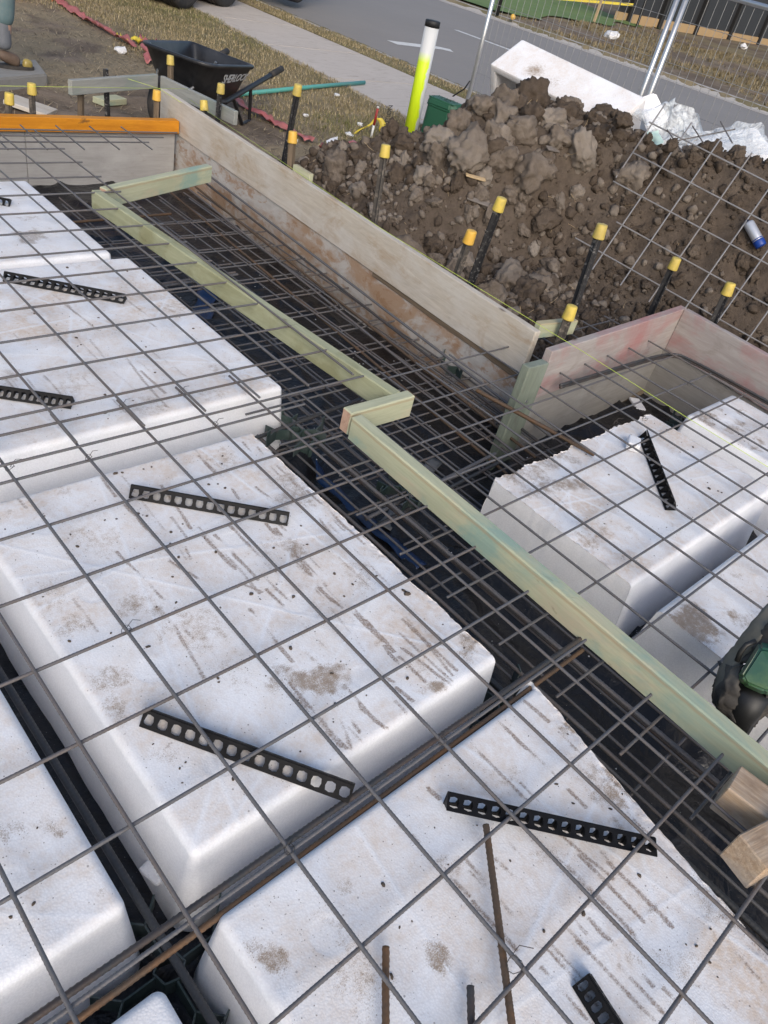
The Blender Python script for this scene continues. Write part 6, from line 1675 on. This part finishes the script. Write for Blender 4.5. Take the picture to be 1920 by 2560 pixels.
    for yy, bx in ((0, 0), (o, -.36)):
        nd = lambda x, y, z, r, r2=None, bx=bx: L(x+bx, y, z)+((r, r2) if r2 else (r,))
        skin('gaiter', [nd(-.005, yy, .36, .062), nd(-.008, yy, .20, .056), nd(-.01, yy, .115, .058)], [(0, 1), (1, 2)], GAITER, t, 2)
        skin('boot', [nd(-.015, yy, .13, .062), nd(-.02, yy, .07, .058), nd(-.03, yy, .040, .048, .044), nd(.05, yy, .050, .048, .048), nd(.10, yy, .042, .042, .048)], [(0, 1), (1, 2), (1, 3), (3, 4)], BOOT, t, 2)
        skin('toe_cap', [nd(.11, yy, .038, .036, .046), nd(.15, yy, .032, .034, .048), nd(.19, yy, .026, .026, .038)], [(0, 1), (1, 2)], TOE, t, 2)
        V = []; n = 20
        outl = [(.0+.13*math.cos(2*math.pi*k/n)*1.0+.075, yy+.055*math.sin(2*math.pi*k/n)) for k in range(n)]
        outl = [(x*1.12-.03, y) for x, y in outl]
        V = [L(x+bx, y, .001) for x, y in outl]+[L(x+bx, y, .022) for x, y in outl]
        me = mesh('sole', V, [tuple(range(n-1, -1, -1)), tuple(range(n, 2*n))]+[(k, (k+1) % n, n+(k+1) % n, n+k) for k in range(n)])
        o_ = put('sole', me, RUBBER, None); o_.parent = t; o_.matrix_basis = Matrix.Identity(4)
person()

# ------------------------------------------------------------------ muddy tool with a green body at the right edge
def tool():
    zt = LOWER+.10
    c = at(1615, 1440, .0)
    t = thing('power_tool', 'muddy dark tool with a scuffed green plastic body, cut off by the right edge', 'power tool', c)
    def quadwrap(nm, rows, mat, amp, seed, thick=.004, nsub=4):
        G = []
        for r in rows: G.append([atd(u, v, d) for u, v, d in r])
        nr, nc = len(G), len(G[0]); V = []
        R_, C_ = (nr-1)*nsub+1, (nc-1)*nsub+1
        for i in range(R_):
            for j in range(C_):
                a, b = i/nsub, j/nsub; i0, j0 = min(int(a), nr-2), min(int(b), nc-2); fa, fb = a-i0, b-j0
                V.append((G[i0][j0]*(1-fa)+G[i0+1][j0]*fa)*(1-fb)+(G[i0][j0+1]*(1-fa)+G[i0+1][j0+1]*fa)*fb)
        V = np.array([v[:] for v in V]); N = np.c_[fbm(V*38, seed, 3), fbm(V*38, seed+2, 3), fbm(V*38, seed+4, 3)]
        o = put(nm, mesh(nm, V+N*amp*.8, grid_faces(R_, C_), False), mat, t); md = o.modifiers.new('thickness', 'SOLIDIFY'); md.thickness = thick; md.offset = 0
        return o
    D = 2.22
    # olive strap along the upper left
    quadwrap('strap', [[(1672, 1300, D), (1610, 1370, D-.01), (1572, 1420, D), (1545, 1490, D+.01)], [(1690, 1330, D-.03), (1640, 1390, D-.05), (1590, 1440, D-.04), (1565, 1510, D-.03)]], STRAPGREY, .006, 1, .018, 6)
    # crumpled dark sleeve
    quadwrap('sleeve', [[(1560, 1432, D+.02), (1540, 1480, D+.03), (1538, 1510, D+.03), (1556, 1550, D+.05), (1585, 1580, D+.06)],
                        [(1588, 1440, D-.05), (1568, 1480, D-.06), (1562, 1520, D-.03), (1578, 1552, D), (1598, 1575, D+.03)],
                        [(1615, 1430, D-.06), (1600, 1480, D-.06), (1600, 1515, D-.02), (1602, 1545, D+.03), (1612, 1570, D+.05)]], MUDCLOTH, .014, 5, .006, 6)
    quadwrap('sleeve', [[(1598, 1560, D+.04), (1622, 1520, D), (1665, 1505, D-.03), (1710, 1480, D-.03)],
                        [(1605, 1575, D+.05), (1640, 1545, D+.03), (1668, 1522, D), (1715, 1500, D)],
                        [(1606, 1585, D+.07), (1640, 1560, D+.06), (1672, 1535, D+.04), (1716, 1520, D+.04)]], MUDCLOTH, .012, 9, .006, 6)
    quadwrap('sleeve', [[(1640, 1360, D-.02), (1625, 1390, D-.04), (1600, 1432, D-.05)], [(1668, 1350, D-.05), (1660, 1390, D-.07), (1640, 1430, D-.07)], [(1712, 1340, D-.05), (1710, 1390, D-.07), (1700, 1430, D-.07)]], MUDCLOTH, .014, 14, .006, 7)
    tube('barrel', [atd(1628, 1490, D-.02), atd(1606, 1535, D+.02), atd(1592, 1570, D+.06)], [.045, .040, .034], DARKHOLE, t, 14)
    tube('switch_cable', [atd(1632, 1385, D-.09), atd(1612, 1393, D-.10), atd(1600, 1408, D-.09), atd(1592, 1428, D-.08)], .007, DARKHOLE, t, 8)
    # green shell: a bevelled block
    q = [atd(1592, 1462, D-.07), atd(1640, 1387, D-.08), atd(1720, 1400, D-.09), atd(1712, 1500, D-.06), atd(1650, 1502, D-.06), atd(1603, 1480, D-.06)]
    ce = sum(q, Vector())/len(q); n_ = (Vector(CAM_C)-ce).normalized(); V = [p+n_*.0 for p in q]; inn = [ce+(p-ce)*.80+n_*.035 for p in q]; bk = [p-n_*.09 for p in q]; k = len(q)
    F = [tuple(range(k, 2*k))]+[(i, (i+1) % k, k+(i+1) % k, k+i) for i in range(k)]+[(2*k+i, 2*k+(i+1) % k, (i+1) % k, i) for i in range(k)]+[tuple(range(3*k-1, 2*k-1, -1))]
    me = mesh('green_shell', V+inn+bk, F); bm = bmesh.new(); bm.from_mesh(me); bmesh.ops.recalc_face_normals(bm, faces=bm.faces); bmesh.ops.bevel(bm, geom=bm.edges[:], offset=.006, segments=2, affect='EDGES'); bm.to_mesh(me); bm.free()
    put('green_shell', me, BATTERYGREEN, t)
tool()
